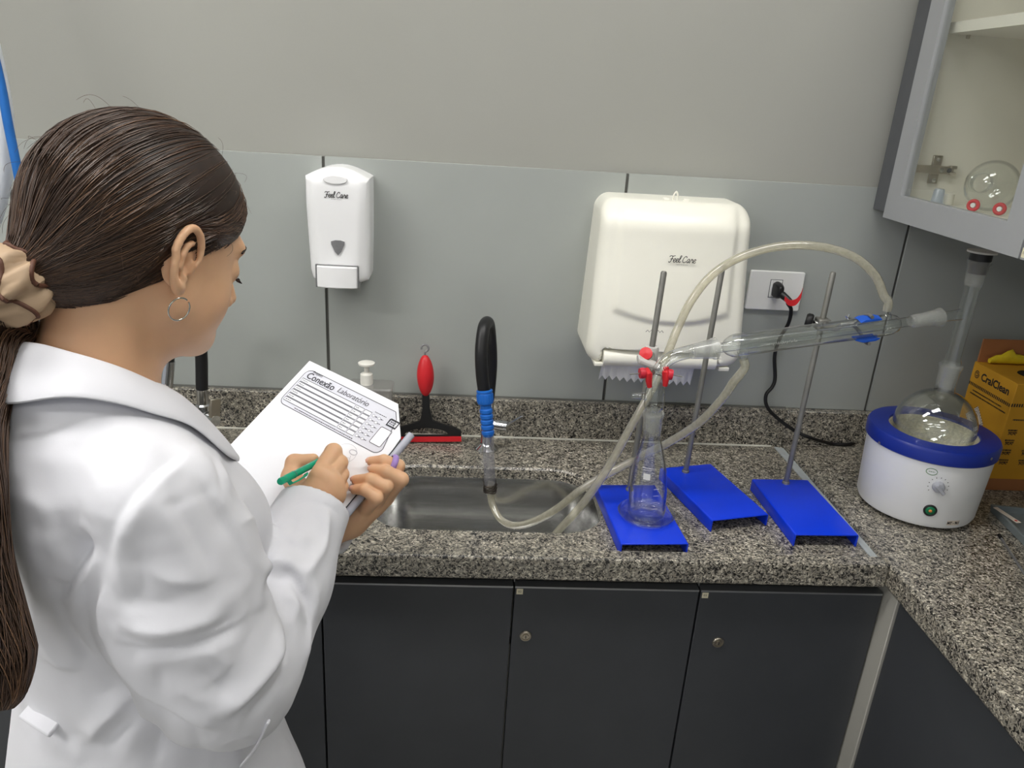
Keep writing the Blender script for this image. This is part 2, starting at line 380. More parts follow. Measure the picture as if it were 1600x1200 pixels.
base_cabinet(0.102, 0.424, (0.128, 0.736), '02', 'slate base cabinet with round lock, below the right part of the sink')
base_cabinet(0.424, 0.752, (0.472, 0.729), '03', 'slate base cabinet with round lock, beside the pale corner post')
fp = MB().box((0.7535, YD - 0.037, 0.0), (0.772, YD + 0.03, 0.866)).build('corner_post', 'carcass', None, bevel=0.001, bseg=1)
tag(fp, 'pale vertical corner post between the two runs of base cabinets', 'post')
for k, (y1, y0) in enumerate(((1.057, 0.657), (0.657, 0.257), (0.257, -0.143))):
    c = thing('base_cabinet', ['slate side cabinet under the right worktop, nearest the pale corner post', 'second slate side cabinet from the corner post', 'third slate side cabinet from the corner post'][k], 'cabinet', (1.0, (y0 + y1) / 2, 0), 'grey base cabinets')
    b = MB(); b.box((0.778, y0, 0.1), (1.255, y0 + 0.016, 0.866)); b.box((0.778, y1 - 0.016, 0.1), (1.255, y1, 0.866)); b.box((0.778, y0, 0.1), (1.255, y1, 0.116)); b.build('body', 'carcass', c)
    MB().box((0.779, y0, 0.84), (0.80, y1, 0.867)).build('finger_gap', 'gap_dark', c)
    MB().box((0.80, y0, 0.0), (0.82, y1, 0.10)).build('toe_kick', 'gap_dark', c)
    d = MB().box((0.757, y0 + 0.0015, 0.112), (0.775, y1 - 0.0015, 0.853)).build('door', 'slate', c, bevel=0.0008, bseg=1)

# ------------------------------------------------------------------ wall cabinet on the right wall
XD, ZB, ZT = 0.812, 1.437, 2.10
def wall_cabinet(y0, y1, label, hinge, txt):
    c = thing('wall_cabinet', label, 'cabinet', (XR, (y0 + y1) / 2, ZB), 'glass fronted wall cabinets')
    b = MB(); xb = XD + 0.021
    MB().box((xb, y0, ZB), (XR - 0.009, y0 + 0.016, ZT)).build('side_panel', 'melamine', c)
    MB().box((xb, y1 - 0.016, ZB), (XR - 0.009, y1, ZT)).build('side_panel', 'melamine', c)
    MB().box((xb, y0 + 0.016, ZB + 0.012), (XR - 0.009, y1 - 0.016, ZB + 0.032)).build('bottom_panel', 'melamine', c)
    MB().box((xb, y0 + 0.016, ZT - 0.018), (XR - 0.009, y1 - 0.016, ZT)).build('top_panel', 'melamine', c)
    MB().box((XR - 0.025, y0 + 0.016, ZB + 0.018), (XR - 0.012, y1 - 0.016, ZT - 0.018)).build('back_panel', 'melamine', c)
    sh = MB().box((xb + 0.012, y0 + 0.016, 1.765), (XR - 0.025, y1 - 0.016, 1.783)).build('shelf', 'melamine', c)
    for (hx, hy) in ((xb + 0.05, y1 - 0.022), (xb + 0.05, y0 + 0.022)):
        MB().lathe([(0.0035, 0), (0.0035, 0.006), (0.0, 0.007)], (hx, hy, 1.765), (0, 0, -1), 12).build('shelf_pin', 'nickel', sh, smooth=40)
    d = MB(); w = 0.045; a, e = y0 + 0.0015, y1 - 0.0015
    for lo, hi in (((a, ZB - 0.002), (a + w, ZT)), ((e - w, ZB - 0.002), (e, ZT)), ((a + w, ZB - 0.002), (e - w, ZB + w)), ((a + w, ZT - w), (e - w, ZT))):
        d.box((XD, lo[0], lo[1]), (XD + 0.019, hi[0], hi[1]))
    dd = d.build('door', 'grey_door', c)
    MB().box((XD + 0.006, a + w - 0.006, ZB + w - 0.006), (XD + 0.010, e - w + 0.006, ZT - w + 0.006)).build('glass_pane', 'pane', dd)
    if hinge:
        yh = y1 - 0.016; hx, hz = XD + 0.075, 1.531
        m = MB(); m.box((hx - 0.045, yh - 0.010, hz - 0.0075), (hx + 0.03, yh - 0.002, hz + 0.0075)); m.box((hx - 0.012, yh - 0.005, hz - 0.026), (hx + 0.006, yh, hz + 0.026))
        m.box((hx + 0.022, yh - 0.013, hz - 0.009), (hx + 0.034, yh - 0.002, hz - 0.003)); m.box((hx + 0.022, yh - 0.013, hz + 0.003), (hx + 0.034, yh - 0.002, hz + 0.009))
        ho = m.build('hinge', 'nickel', c, bevel=0.0012)
        for sx, sz in ((-0.003, 0.019), (-0.003, -0.019), (0.005, 0.0), (0.020, 0.0)):
            MB().lathe([(0.0042, 0), (0.0042, 0.002), (0.0, 0.0025)], (hx + sx, yh - (0.005 if abs(sz) > 0.01 else 0.010), hz + sz), (0, -1, 0), 12).build('screw', 'gap_dark' if sx == 0.020 else 'chrome', ho, smooth=40)
        MB().lathe([(0.0028, 0), (0.0028, 0.0006), (0, 0.0007)], (XR - 0.025, y1 - 0.0185, 1.648), (-1, 0, 0), 12).build('drill_hole', 'gap_dark', c)
    if txt:
        k = MB().box((XD - 0.0006, y1 - 0.012, ZB + 0.001), (XD, y1 - 0.002, ZB + 0.015)).build('number_tag', 'sticker', dd)
        MB().add(*text_mesh(txt, 0.0065, plane_map((XD - 0.0008, y1 - 0.007, ZB + 0.008), (0, -1, 0), (0, 0, 1)))).build('lettering', 'ink', k)
wall_cabinet(1.088, 1.492, 'grey framed wall cabinet with glass door, holding a flask and red clips', True, '')
wall_cabinet(0.684, 1.086, 'grey framed wall cabinet at the right edge with the number sticker', False, '17')
wall_cabinet(0.280, 0.682, 'third grey framed wall cabinet from the back wall', False, '')
tag(MB().box((XD + 0.024, 1.4935, ZB + 0.004), (XR - 0.009, D - 0.0015, ZT)).build('filler_panel', 'filler_shaded', None), 'filler panel with shadow painted into its grey, between wall cabinet and tiled wall', 'panel')
# ------------------------------------------------------------------ materials of the equipment
mat('dispenser_white', srgb(246, 246, 247), 0.28, var=0.006)
mat('dispenser_cream', srgb(244, 242, 230), 0.30, var=0.008)
mat('window_grey', srgb(120, 120, 122), 0.15, var=0.15, scale=60)
mat('tissue', srgb(236, 236, 236), 0.85, var=0.01, bump=0.1, bscale=600)
mat('rubber_black', srgb(26, 26, 28), 0.42, var=0.1)
mat('blue_plastic', srgb(28, 104, 196), 0.35, var=0.04)
mat('blue_metal', srgb(8, 60, 226), 0.30, var=0.03, scale=15)
mat('rod_grey', srgb(138, 137, 132), 0.45, metal=0.6, var=0.07, scale=50)
mat('red_plastic', srgb(206, 36, 44), 0.4, var=0.05)
mat('red_pink', srgb(200, 40, 58), 0.45, var=0.05)
mat('clamp_grey', srgb(196, 194, 190), 0.4, var=0.03)
mat('pad_blue', srgb(24, 84, 190), 0.55, var=0.05)
mat('mantle_white', srgb(238, 239, 241), 0.30, var=0.008)
mat('mantle_blue', srgb(20, 44, 140), 0.35, var=0.04)
mat('weave', srgb(226, 218, 196), 0.6, var=0.20, scale=190, bump=0.6, bscale=240)
mat('knob_grey', srgb(168, 170, 178), 0.35)
mat('green_lens', srgb(20, 110, 70), 0.2, var=0.1)
mat('green_ink', srgb(60, 120, 66), 0.6)
mat('orange_glow', srgb(230, 150, 80), 0.4)
mat('card_yellow', srgb(205, 150, 36), 0.7, var=0.05, scale=14)
mat('card_brown', srgb(160, 104, 62), 0.8, var=0.08, scale=10)
mat('bag_yellow', srgb(222, 196, 40), 0.45, var=0.12, scale=40)
mat('label_white', srgb(226, 214, 200), 0.7)
mat('tray_grey', srgb(122, 130, 132), 0.5)
mat('hose_white', srgb(222, 226, 232), 0.45, var=0.02)
mat('hose_blue', srgb(38, 108, 186), 0.4, var=0.08)
mat('pump_white', srgb(236, 234, 226), 0.35)
mat('wire', srgb(92, 84, 76), 0.4, metal=0.9, var=0.2)
glass_mat('hose_clear', tint=(0.90, 0.88, 0.80), edge=0.75, frost=0.36, rough=0.12, fcol=(0.84, 0.81, 0.68))
glass_mat('sleeve_clear', tint=(0.93, 0.93, 0.95), edge=0.7, frost=0.30, rough=0.1, fcol=(0.55, 0.55, 0.60))
glass_mat('bottle_clear', tint=(0.90, 0.90, 0.90), edge=0.8, frost=0.45, rough=0.2, fcol=(0.5, 0.49, 0.47))
glass_mat('cap_blue', tint=(0.85, 0.90, 0.97), edge=0.8, frost=0.6, rough=0.3, fcol=(0.72, 0.78, 0.88))

def cushion(outline, yw, depth, R=0.02, n=10, steps=10):
    """a wall-hung shell: closed outline in x, z; depth(x, z) in front of the wall plane yw, edge rounded by R"""
    O = np.array(outline, float); c = O.mean(0); rings = [[(p[0], yw, p[1]) for p in O]]
    rad = np.linalg.norm(O - c, axis=1)
    for k in range(n + 1):
        a = math.pi / 2 * k / n; ins = R * (1 - math.cos(a)); q = O + (c - O) * (ins / rad)[:, None]
        rings.append([(p[0], yw - depth(*p) + R * (1 - math.sin(a)), p[1]) for p in q])
    q0 = O + (c - O) * (R / rad)[:, None]
    for k in range(1, steps + 1):
        q = q0 + (c - q0) * (k / steps * 0.97); rings.append([(p[0], yw - depth(*p), p[1]) for p in q])
    return MB().loft(rings, True, True)
def sstep(a, b, x): t = min(max((x - a) / (b - a), 0.0), 1.0); return t * t * (3 - 2 * t)
SCRIPT = {
 'F': (0.62, [[(-.05, .82), (.12, 1.0), (.45, .95), (.8, 1.04)], [(.44, .96), (.36, .5), (.26, .08), (.08, -.05), (-.04, .12)], [(.16, .46), (.40, .54), (.60, .50)]]),
 'e': (0.42, [[(0, .22), (.26, .32), (.36, .50), (.24, .60), (.08, .42), (.09, .12), (.24, 0), (.44, .16)]]),
 'l': (0.36, [[(0, .18), (.22, .62), (.32, 1.0), (.20, 1.06), (.12, .7), (.08, .2), (.18, 0), (.37, .16)]]),
 'C': (0.68, [[(.58, .74), (.54, .94), (.34, .98), (.10, .62), (.08, .22), (.30, 0), (.66, .20)]]),
 'a': (0.56, [[(.42, .52), (.26, .60), (.08, .36), (.12, .04), (.26, .06), (.38, .34), (.43, .58), (.40, .14), (.48, 0), (.60, .14)]]),
 'r': (0.46, [[(0, .18), (.12, .48), (.17, .64), (.22, .50), (.36, .52), (.35, .26), (.38, .03), (.50, .14)]]), ' ': (0.22, [])}
def script_word(word, h, M, w):
    mb = MB(); W = sum(SCRIPT[c][0] for c in word); x = -W / 2
    for c in word:
        a, strokes = SCRIPT[c]
        for s in strokes: ribbon(mb, [((x + p[0] + 0.12 * (p[1] - .5)) * h, (p[1] - 0.5) * h) for p in smooth_path(np.array(s), 6)], w, M)
        x += a
    return mb
def dashes(mb, x0, x1, y, M, w=0.0007):
    x = x0
    while x < x1:
        l = random.uniform(0.0012, 0.0035); ribbon(mb, [(x, y), (min(x + l, x1), y)], w, M); x += l + 0.0009

# ------------------------------------------------------------------ soap dispenser on the wall
sd = thing('soap_dispenser', 'white wall soap dispenser with push bar and grey level window', 'dispenser', (-0.25, D, 1.242))
out = []
for k in range(13):
    t = k / 12; out.append((-0.311 + 0.121 * t, 1.451 + 0.019 * math.sin(math.pi * t)))
out += [(-0.1895, 1.40), (-0.190, 1.33), (-0.1915, 1.262)]
for k in range(9):
    t = k / 8; out.append((-0.194 - 0.108 * t, 1.2535 - 0.010 * math.sin(math.pi * t)))
out += [(-0.3065, 1.27), (-0.309, 1.33), (-0.3108, 1.40)]
def sdep(x, z):
    u = x + 0.2505; hw = 0.034 + 0.012 * (z - 1.25) / 0.2
    return 0.078 - 0.55 * max(abs(u) - hw, 0) + 0.004 * sstep(1.30, 1.42, z) - 0.020 * sstep(1.44, 1.475, z)
cushion(out, D, sdep, 0.012, 6, 10).build('housing', 'dispenser_white', sd, smooth=32)
e = MB(); ring = lambda a, b, y: [(-0.2515 + a * math.cos(t), y, 1.448 + b * math.sin(t)) for t in np.linspace(0, 2 * math.pi, 28, endpoint=False)]
e.loft([ring(.0225, .008, D - 0.068), ring(.0225, .008, D - 0.083), ring(.021, .007, D - 0.085)], False, True); e.build('oval_emblem', 'dispenser_white', sd, smooth=40)
lm = plane_map((-0.2495, D - 0.0832, 1.4205), (1, 0, 0), (0, 0, 1))
lg = script_word('Feel Care', 0.0105, lm, 0.0012); dashes(lg, -0.010, 0.010, -0.0085, lm, 0.0006); lg.build('lettering', 'ink', sd)
w = [(-0.013, 0.010), (-0.005, 0.0125), (0.005, 0.0125), (0.013, 0.010), (0.0125, 0.004), (0.006, -0.010), (0.0, -0.0165), (-0.006, -0.010), (-0.0125, 0.004)]
m = MB(); wc = (-0.2495, 1.3215)
m.loft([[(wc[0] + p[0], D - 0.070, wc[1] + p[1]) for p in w], [(wc[0] + p[0], D - 0.0806, wc[1] + p[1]) for p in w]], False, True); m.build('level_window', 'window_grey', sd)
pb = MB(); prof = [(-0.2915, D - 0.050), (-0.2915, D - 0.082), (-0.280, D - 0.0875), (-0.251, D - 0.090), (-0.222, D - 0.0875), (-0.2125, D - 0.083), (-0.2125, D - 0.050)]
pb.loft([[(p[0], p[1], z) for p in prof] for z in (1.2405, 1.280, 1.2835)], True, True); pb.build('push_bar', 'dispenser_white', sd, bevel=0.002)
MB().box((-0.294, D - 0.0805, 1.240), (-0.2918, D - 0.02, 1.285)).build('seam', 'window_grey', sd); MB().box((-0.2122, D - 0.0805, 1.240), (-0.210, D - 0.02, 1.285)).build('seam', 'window_grey', sd)
MB().box((-0.2918, D - 0.081, 1.2838), (-0.2122, D - 0.04, 1.2855)).build('seam', 'window_grey', sd)

# ------------------------------------------------------------------ paper towel dispenser
td = thing('towel_dispenser', 'cream white paper towel dispenser with a jagged sheet hanging out', 'dispenser', (0.40, D, 1.12))
out = rrect(0.4015, 1.2845, 0.1525, 0.158, 0.028, 8)
out = [(p[0] + 0.012 * (p[0] - 0.4) / 0.15 * -(p[1] - 1.28) / 0.16 * 0.5, p[1] + 0.006 * (1 - ((p[0] - 0.4) / 0.15) ** 2) * (1 if p[1] > 1.28 else 0)) for p in out]
# finer outline for the heightfield
O2 = []
for i in range(len(out)):
    a, b = np.array(out[i]), np.array(out[(i + 1) % len(out)]); k = max(1, int(np.linalg.norm(b - a) / 0.008))
    O2 += [tuple(a + (b - a) * j / k) for j in range(k)]
def tdep(x, z):
    u = (x - 0.4015) / 0.15; base = 0.135 + 0.030 * sstep(1.44, 1.20, z) if False else 0.132 + 0.028 * (1 - sstep(1.16, 1.42, z))
    base -= 0.016 * u * u + 0.030 * sstep(1.385, 1.45, z) ** 1.5
    low = 1.235 - 0.022 * (1 - (u / 0.78) ** 2)
    ins = min(0.118 - abs(x - 0.4015), (z - low) * 0.9)
    base += 0.0065 * sstep(-0.002, 0.012, ins)
    slot = min(0.118 - abs(x - 0.392), 1.160 - z + 0.0)
    base -= 0.014 * sstep(-0.001, 0.004, slot)
    return base
cushion(O2, D, tdep, 0.022, 8, 40).build('cover', 'dispenser_cream', td, smooth=40)
fl = MB(); fl.tube([(0.278 + 0.228 * k / 10, D - 0.139, 1.1385) for k in range(11)], 0.0165, 18); fl.build('outlet_roller', 'dispenser_cream', td, smooth=40)
for sx in (0.262, 0.515):
    MB().box((sx, D - 0.145, 1.120), (sx + 0.022, D - 0.02, 1.1285)).build('hinge_foot', 'dispenser_cream', td, bevel=0.002)
k = MB(); k.tube(smooth_path([(0.3985, D - 0.075, 1.438), (0.3955, D - 0.075, 1.450), (0.4005, D - 0.075, 1.460), (0.4045, D - 0.075, 1.451), (0.4015, D - 0.075, 1.438)], 5), 0.0018, 8); k.build('key', 'dispenser_cream', td, smooth=60)
for sx in (0.381, 0.421): MB().lathe([(0.007, 0), (0.006, 0.003), (0, 0.004)], (sx, D - 0.080, 1.4445), (0, -0.3, 1), 14).build('key_boss', 'dispenser_cream', td, smooth=40)
lm = plane_map((0.410, D - 0.1503, 1.3435), (1, 0, 0), (0, -0.10, 1))
lg = script_word('Feel Care', 0.0125, lm, 0.0013); dashes(lg, -0.0115, 0.0115, -0.0105, lm, 0.0006); lg.build('lettering', 'ink', td)
zz = MB(); lm = plane_map((0.3735, D - 0.1605, 1.2025), (1, 0, 0), (0, -0.12, 1)); ribbon(zz, [(0.0035 * i - 0.02, 0.0022 * (1 if i % 2 else -1)) for i in range(11)], 0.0011, lm)
zz.add([lm(p) for p in ((-0.004, -0.006), (0.004, -0.006), (0, -0.011))], [(0, 1, 2)]); zz.build('tear_mark', 'ink', td)
sh = MB(); top, bot = [], []
nz_ = 26
for i in range(nz_ + 1):
    xx = 0.283 + 0.192 * i / nz_; yy = D - 0.128 + 0.004 * math.sin(i * 0.5); top.append((xx, yy, 1.135)); bot.append((xx - 0.004, yy + 0.012, 1.0815 - 0.005 * i / nz_ + (0.0095 if i % 2 else 0)))
mid = [tuple((np.array(a) + np.array((b[0], b[1], 1.098))) / 2) for a, b in zip(top, bot)]
sh.loft([top, mid, bot], False, False, closed=False); so = sh.build('paper_sheet', 'tissue', td)
so.modifiers.new('thick', 'SOLIDIFY').thickness = 0.0004

# ------------------------------------------------------------------ wall outlet, plug, cable
wo = thing('wall_outlet', 'white wall outlet plate beside the towel dispenser', 'outlet', (0.657, D, 1.258))
MB().prism(rrect(0.659, 1.2585, 0.0595, 0.0425, 0.004, 3), 0, 0.008, lambda p: (p[0], D - p[2], p[1])).build('plate', 'white_plastic', wo, bevel=0.002)
m = MB(); m.box((0.645, D - 0.0085, 1.244), (0.672, D - 0.0078, 1.2835)); m.build('module_gap', 'window_grey', wo); MB().box((0.6465, D - 0.0095, 1.2455), (0.6705, D - 0.0079, 1.282)).build('socket', 'white_plastic', wo, bevel=0.0008, bseg=1)
pl = thing('power_plug', 'black power plug in the wall outlet with red tag and hanging cable', 'plug', (0.659, D - 0.02, 1.263))
m = MB(); hexa = lambda s, y: [(0.659 + s * a, y, 1.263 + s * b) for a, b in ((-0.009, 0.0), (-0.0085, 0.013), (0.0, 0.018), (0.0085, 0.013), (0.009, 0.0), (0.0085, -0.013), (0, -0.017), (-0.0085, -0.013))]
m.loft([hexa(1.0, D - 0.0095), hexa(1.05, D - 0.022), hexa(0.85, D - 0.034), hexa(0.6, D - 0.040)], True, True); m.build('plug_body', 'rubber_black', pl, bevel=0.002)
p0 = V(0.663, D - 0.037, 1.258); m = MB(); m.tube([p0, p0 + V(0.008, -0.012, -0.006), p0 + V(0.014, -0.017, -0.010)], [0.008, 0.0068, 0.0052], 12); m.build('strain_relief', 'rubber_black', pl, smooth=40)
e0 = p0 + V(0.014, -0.017, -0.010)
cpts = [e0, at(1231, 474, y=1.530), at(1236, 484, y=1.535), at(1232, 505, y=1.550), at(1218, 530, y=1.560), at(1210.5, 556, y=1.563), at(1211, 590, y=1.560), at(1207, 604, y=1.556), at(1197, 617, y=1.552), at(1198, 634, y=1.548), at(1212, 651, y=1.544), at(1240, 672, y=1.538), at(1266, 684, y=1.530), at(1296, 692.5, z=0.9155), at(1322, 694.5, z=0.9145), at(1352, 688, z=0.9145)]
cb = MB(); cb.tube(smooth_path(cpts, 8), 0.0040, 10); cb.build('cable', 'rubber_black', pl, smooth=60)
tgp = [at(1226, 466, y=1.522), at(1233, 473, y=1.520), at(1243, 472, y=1.518), at(1250, 464, y=1.516), at(1253, 457, y=1.514)]
m = MB(); T = smooth_path(tgp, 4); wv = np.linspace(0.0045, 0.0098, len(T))
m.loft([[p + V(0, 0, a), p + V(0, -0.001, a), p + V(0, -0.001, -a), p + V(0, 0, -a)] for p, a in zip(T, wv)]); m.build('red_tag', 'red_plastic', pl)

# ------------------------------------------------------------------ faucets
def faucet(bx, by, path, label, ferrule, lever):
    f = thing('faucet', label, 'faucet', (bx, by, ZC), 'faucets with black rubber spouts')
    MB().lathe([(0.027, 0), (0.027, 0.003), (0.019, 0.010), (0.015, 0.013), (0.013, 0.016), (0.013, 0.070), (0.0155, 0.071), (0.0155, 0.080), (0.0125, 0.083), (0.0115, 0.125), (0.0, 0.125)], (bx, by, ZC), seg=28).build('body', 'chrome', f, smooth=35)
    lx = MB(); a = V(bx, by, ZC + 0.058); d = unit(lever[0]); lx.tube([a, a + d * 0.024], 0.0105, 18); lx.tube([a + d * 0.0246, a + d * 0.046], 0.0112, 18); vb = lx.build('valve', 'chrome', f, smooth=35)
    h = MB(); u = unit(lever[1]); s = unit(np.cross(u, d)); c0 = a + d * 0.040
    prof = [(0.0, 0.0085, 0.006), (0.012, 0.0105, 0.0045), (0.030, 0.0110, 0.0034), (0.046, 0.0105, 0.0030)]
    h.loft([[c0 + u * t + s * (sx * ww) + d * (sy * th) for sx, sy in ((-1, -1), (1, -1), (1, 1), (-1, 1))] for t, ww, th in prof]); h.build('lever', 'chrome' if lever[2] else 'nickel', vb, bevel=0.0015)
    sp = MB(); P = smooth_path(path, 10); sp.tube(P, 0.0122, 18); sp.build('spout_hose', 'rubber_black', f, smooth=60)
    if ferrule:
        e, q = np.array(path[-1], float), np.array(path[-2], float); t = unit(e - q)
        MB().tube([e - t * 0.002, e + t * 0.05], 0.0135, 18).build('ferrule', 'chrome', f, smooth=35)
faucet(0.058, 1.503, [(0.058, 1.503, 1.015), (0.060, 1.502, 1.09), (0.055, 1.494, 1.15), (0.048, 1.470, 1.190), (0.039, 1.435, 1.192), (0.035, 1.410, 1.155), (0.038, 1.400, 1.11), (0.045, 1.398, 1.068)],
       'black rubber spout faucet over the sink, fitted with the blue hose connector', False, (V(0.9, -0.35, 0.05), V(0.75, -0.1, 0.55), True))
faucet(-0.532, 1.50, [(-0.532, 1.50, 1.015), (-0.527, 1.50, 1.09), (-0.524, 1.49, 1.15), (-0.527, 1.46, 1.195), (-0.535, 1.42, 1.20), (-0.543, 1.39, 1.17), (-0.546, 1.382, 1.13), (-0.548, 1.38, 1.115)],
       'black rubber spout faucet with chrome tip, seen under the chin', True, (V(0.72, -0.69, 0.0), V(0.1, 0.1, 1.0), False))
hc = thing('hose_connector', 'bright blue ribbed hose connector hanging from the faucet spout', 'connector', (0.045, 1.397, 1.07))
c0, c1 = V(0.0445, 1.3985, 1.076), V(0.0560, 1.386, 0.985); ax = unit(c1 - c0)
pr = [(0.0128, 0), (0.0155, 0.001), (0.0160, 0.004), (0.0150, 0.006), (0.0160, 0.009), (0.0162, 0.022), (0.0155, 0.027), (0.0115, 0.031), (0.0108, 0.038)]
for k in range(5): pr += [(0.0128, 0.040 + 0.011 * k), (0.0128, 0.046 + 0.011 * k), (0.0112, 0.0475 + 0.011 * k), (0.0112, 0.0495 + 0.011 * k)]
MB().lathe(pr + [(0.009, 0.096), (0.0, 0.096)], c0, ax, 24).build('connector_body', 'blue_plastic', hc, smooth=35)
for k in range(18):
    a = 2 * math.pi * k / 18; u, v, w = frame(ax); q = c0 + ax * 0.016 + (u * math.cos(a) + v * math.sin(a)) * 0.0160
    MB().tube([q - ax * 0.007, q + ax * 0.007], 0.0009, 5).build('grip_rib', 'blue_plastic', hc)
sl = thing('hose_sleeve', 'clear stiff plastic sleeve below the blue connector, tied with wire', 'tube', (0.06, 1.385, 0.86))
s0, s1 = c0 + ax * 0.075, V(0.0665, 1.384, 0.858); MB().tube([s0, (s0 + s1) / 2, s1], 0.0118, 20, cap=False).build('sleeve', 'sleeve_clear', sl, smooth=60)
wt = MB(); axs = unit(s1 - s0); u, v, w = frame(axs); pts = []
for k in range(90):
    a = k * 0.62; r = 0.0132 + 0.0016 * math.sin(k * 1.7) ; pts.append(s1 - axs * (0.020 - 0.018 * k / 90 + 0.003 * math.sin(k * 0.9)) + (u * math.cos(a) + v * math.sin(a)) * r)
pts += [pts[-1] + V(0.006, -0.006, 0.004), pts[-1] + V(0.009, -0.004, 0.010)]
wt.tube(pts, 0.0009, 5); wt.build('wire_tie', 'wire', sl, smooth=60)

# ------------------------------------------------------------------ squeegee and soap bottle behind the sink
sq = thing('squeegee', 'squeegee with red oval handle leaning on the granite backsplash', 'squeegee', (-0.07, 1.53, ZC))
B0, B1 = V(-0.071, 1.528, 0.903), V(-0.080, 1.548, 1.105); up = unit(B1 - B0); rtv = unit(np.cross(V(0, 1, 0), up)) ; nrm = np.cross(rtv, up)
if rtv[0] < 0: rtv = -rtv
nrm = np.cross(up, rtv); nrm = nrm if nrm[1] < 0 else -nrm
sp_ = lambda x, z, t=0.0: B0 + rtv * x + up * z + nrm * t
MB().loft([[sp_(-0.075, 0.0, .002), sp_(0.075, 0.0, .002), sp_(0.075, 0.011, .002), sp_(-0.075, 0.011, .002)], [sp_(-0.075, 0.0, .012), sp_(0.075, 0.0, .012), sp_(0.075, 0.011, .012), sp_(-0.075, 0.011, .012)]]).build('rubber_blade', 'red_plastic', sq)
outer = [(-0.075, 0.0105), (-0.075, 0.022), (-0.062, 0.030), (-0.035, 0.038), (-0.014, 0.046), (-0.010, 0.060), (0.010, 0.060), (0.014, 0.046), (0.035, 0.038), (0.062, 0.030), (0.075, 0.022), (0.075, 0.0105)]
inner = [(-0.048, 0.013), (-0.048, 0.016), (-0.042, 0.022), (-0.028, 0.027), (-0.014, 0.0295), (-0.005, 0.0305), (0.005, 0.0305), (0.014, 0.0295), (0.028, 0.027), (0.042, 0.022), (0.048, 0.016), (0.048, 0.013)]
m = MB(); m.loft([[sp_(*p, 0.009) for p in outer], [sp_(*p, 0.009) for p in inner], [sp_(*p, 0.0) for p in inner], [sp_(*p, 0.0) for p in outer], [sp_(*p, 0.009) for p in outer]], False, False); m.build('head', 'black_plastic', sq)
m = MB(); m.loft([[sp_(a, z, 0.0), sp_(-a, z, 0.0), sp_(-a, z, 0.009), sp_(a, z, 0.009)] for z, a in ((0.056, 0.0105), (0.075, 0.0078), (0.105, 0.0080))]); m.build('neck', 'black_plastic', sq, bevel=0.001)
m = MB(); m.lathe([(0.0, 0.0)] + [(0.0172 * math.sin(math.pi * t) ** 0.55 + 0.001, 0.092 * t) for t in np.linspace(0.03, 0.97, 16)] + [(0.0, 0.092)], sp_(0, 0.100, 0.0045), up, 24); m.build('handle_grip', 'red_plastic', sq, smooth=60)
hk = [sp_(0, 0.188, 0.0045), sp_(0.0, 0.196, 0.0045)] + [sp_(0.0 + 0.0075 * math.sin(a), 0.2055 - 0.0075 * math.cos(a), 0.0045) for a in np.linspace(0.2, 5.0, 14)]
m = MB(); m.tube(hk, 0.0022, 8); m.build('hook', 'window_grey', sq, smooth=60)
bt = thing('soap_bottle', 'clear square soap bottle with white pump, behind the clipboard', 'bottle', (-0.187, 1.497, ZC))
MB().prism(rrect(-0.187, 1.497, 0.046, 0.030, 0.008, 4), ZC + 0.001, 1.041).build('bottle', 'bottle_clear', bt, bevel=0.004)
MB().lathe([(0.0, 0.0), (0.0125, 0.0), (0.0130, 0.006), (0.0125, 0.022), (0.010, 0.0235), (0.0048, 0.026), (0.0048, 0.036), (0.010, 0.040), (0.0165, 0.0425), (0.017, 0.046), (0.010, 0.0485), (0, 0.049)], (-0.196, 1.497, 1.041), seg=26).build('pump', 'pump_white', bt, smooth=35)

# ------------------------------------------------------------------ retort stands
def stand(corners, rodb, rodt, label):
    P = [np.array(c, float) for c in corners]           # back left, back right, front right, front left of the top plate
    t = thing('retort_stand', label, 'lab stand', (*((P[0] + P[2]) / 2)[:2], ZC), 'retort stands with blue bases')
    c = sum(P) / 4; ey = unit((P[0] + P[1] - P[2] - P[3])[:2]); ex = np.array([ey[1], -ey[0]]); W, Ln, th, H = 0.059, 0.1035, 0.003, 0.0245
    w3 = lambda a, b, z: (c[0] + ex[0] * a + ey[0] * b, c[1] + ex[1] * a + ey[1] * b, ZC + 0.0005 + z)
    sec = [(-W, 0), (-W, H - .002), (-W + .002, H), (W - .002, H), (W, H - .002), (W, 0), (W - th, 0), (W - th, H - th), (-W + th, H - th), (-W + th, 0)]
    m = MB(); m.loft([[w3(a, -Ln, z) for a, z in sec], [w3(a, Ln, z) for a, z in sec]]); m.build('base', 'blue_metal', t, bevel=0.0012)
    rb, rt_ = np.array(rodb, float), np.array(rodt, float)
    m = MB(); m.tube([rb, rt_ - (rt_ - rb) * 0.006, rt_], [0.0053, 0.0053, 0.0040], 14); m.build('rod', 'rod_grey', t, smooth=40)
    MB().lathe([(0.0075, 0), (0.0070, 0.004), (0.0055, 0.005)], rb, (0, 0, 1), 14).build('rod_nut', 'rod_grey', t, smooth=40)
    return t
ST = ZC + 0.025
stand([(0.276, 1.296, ST), (0.372, 1.316, ST), (0.395, 1.102, ST), (0.275, 1.101, ST)], (0.327, 1.287, ST), (0.339, 1.287, 1.349), 'retort stand with blue base under the conical flask')
stand([(0.42, 1.39, ST), (0.512, 1.405, ST), (0.569, 1.210, ST), (0.46, 1.182, ST)], (0.458, 1.370, ST), (0.468, 1.370, 1.350), 'empty retort stand with blue base in the middle of the three')
stand([(0.59, 1.344, ST), (0.704, 1.350, ST), (0.711, 1.149, ST), (0.595, 1.144, ST)], (0.652, 1.334, ST), (0.659, 1.334, 1.353), 'retort stand with blue base nearest the heating mantle, clamped to the condenser')

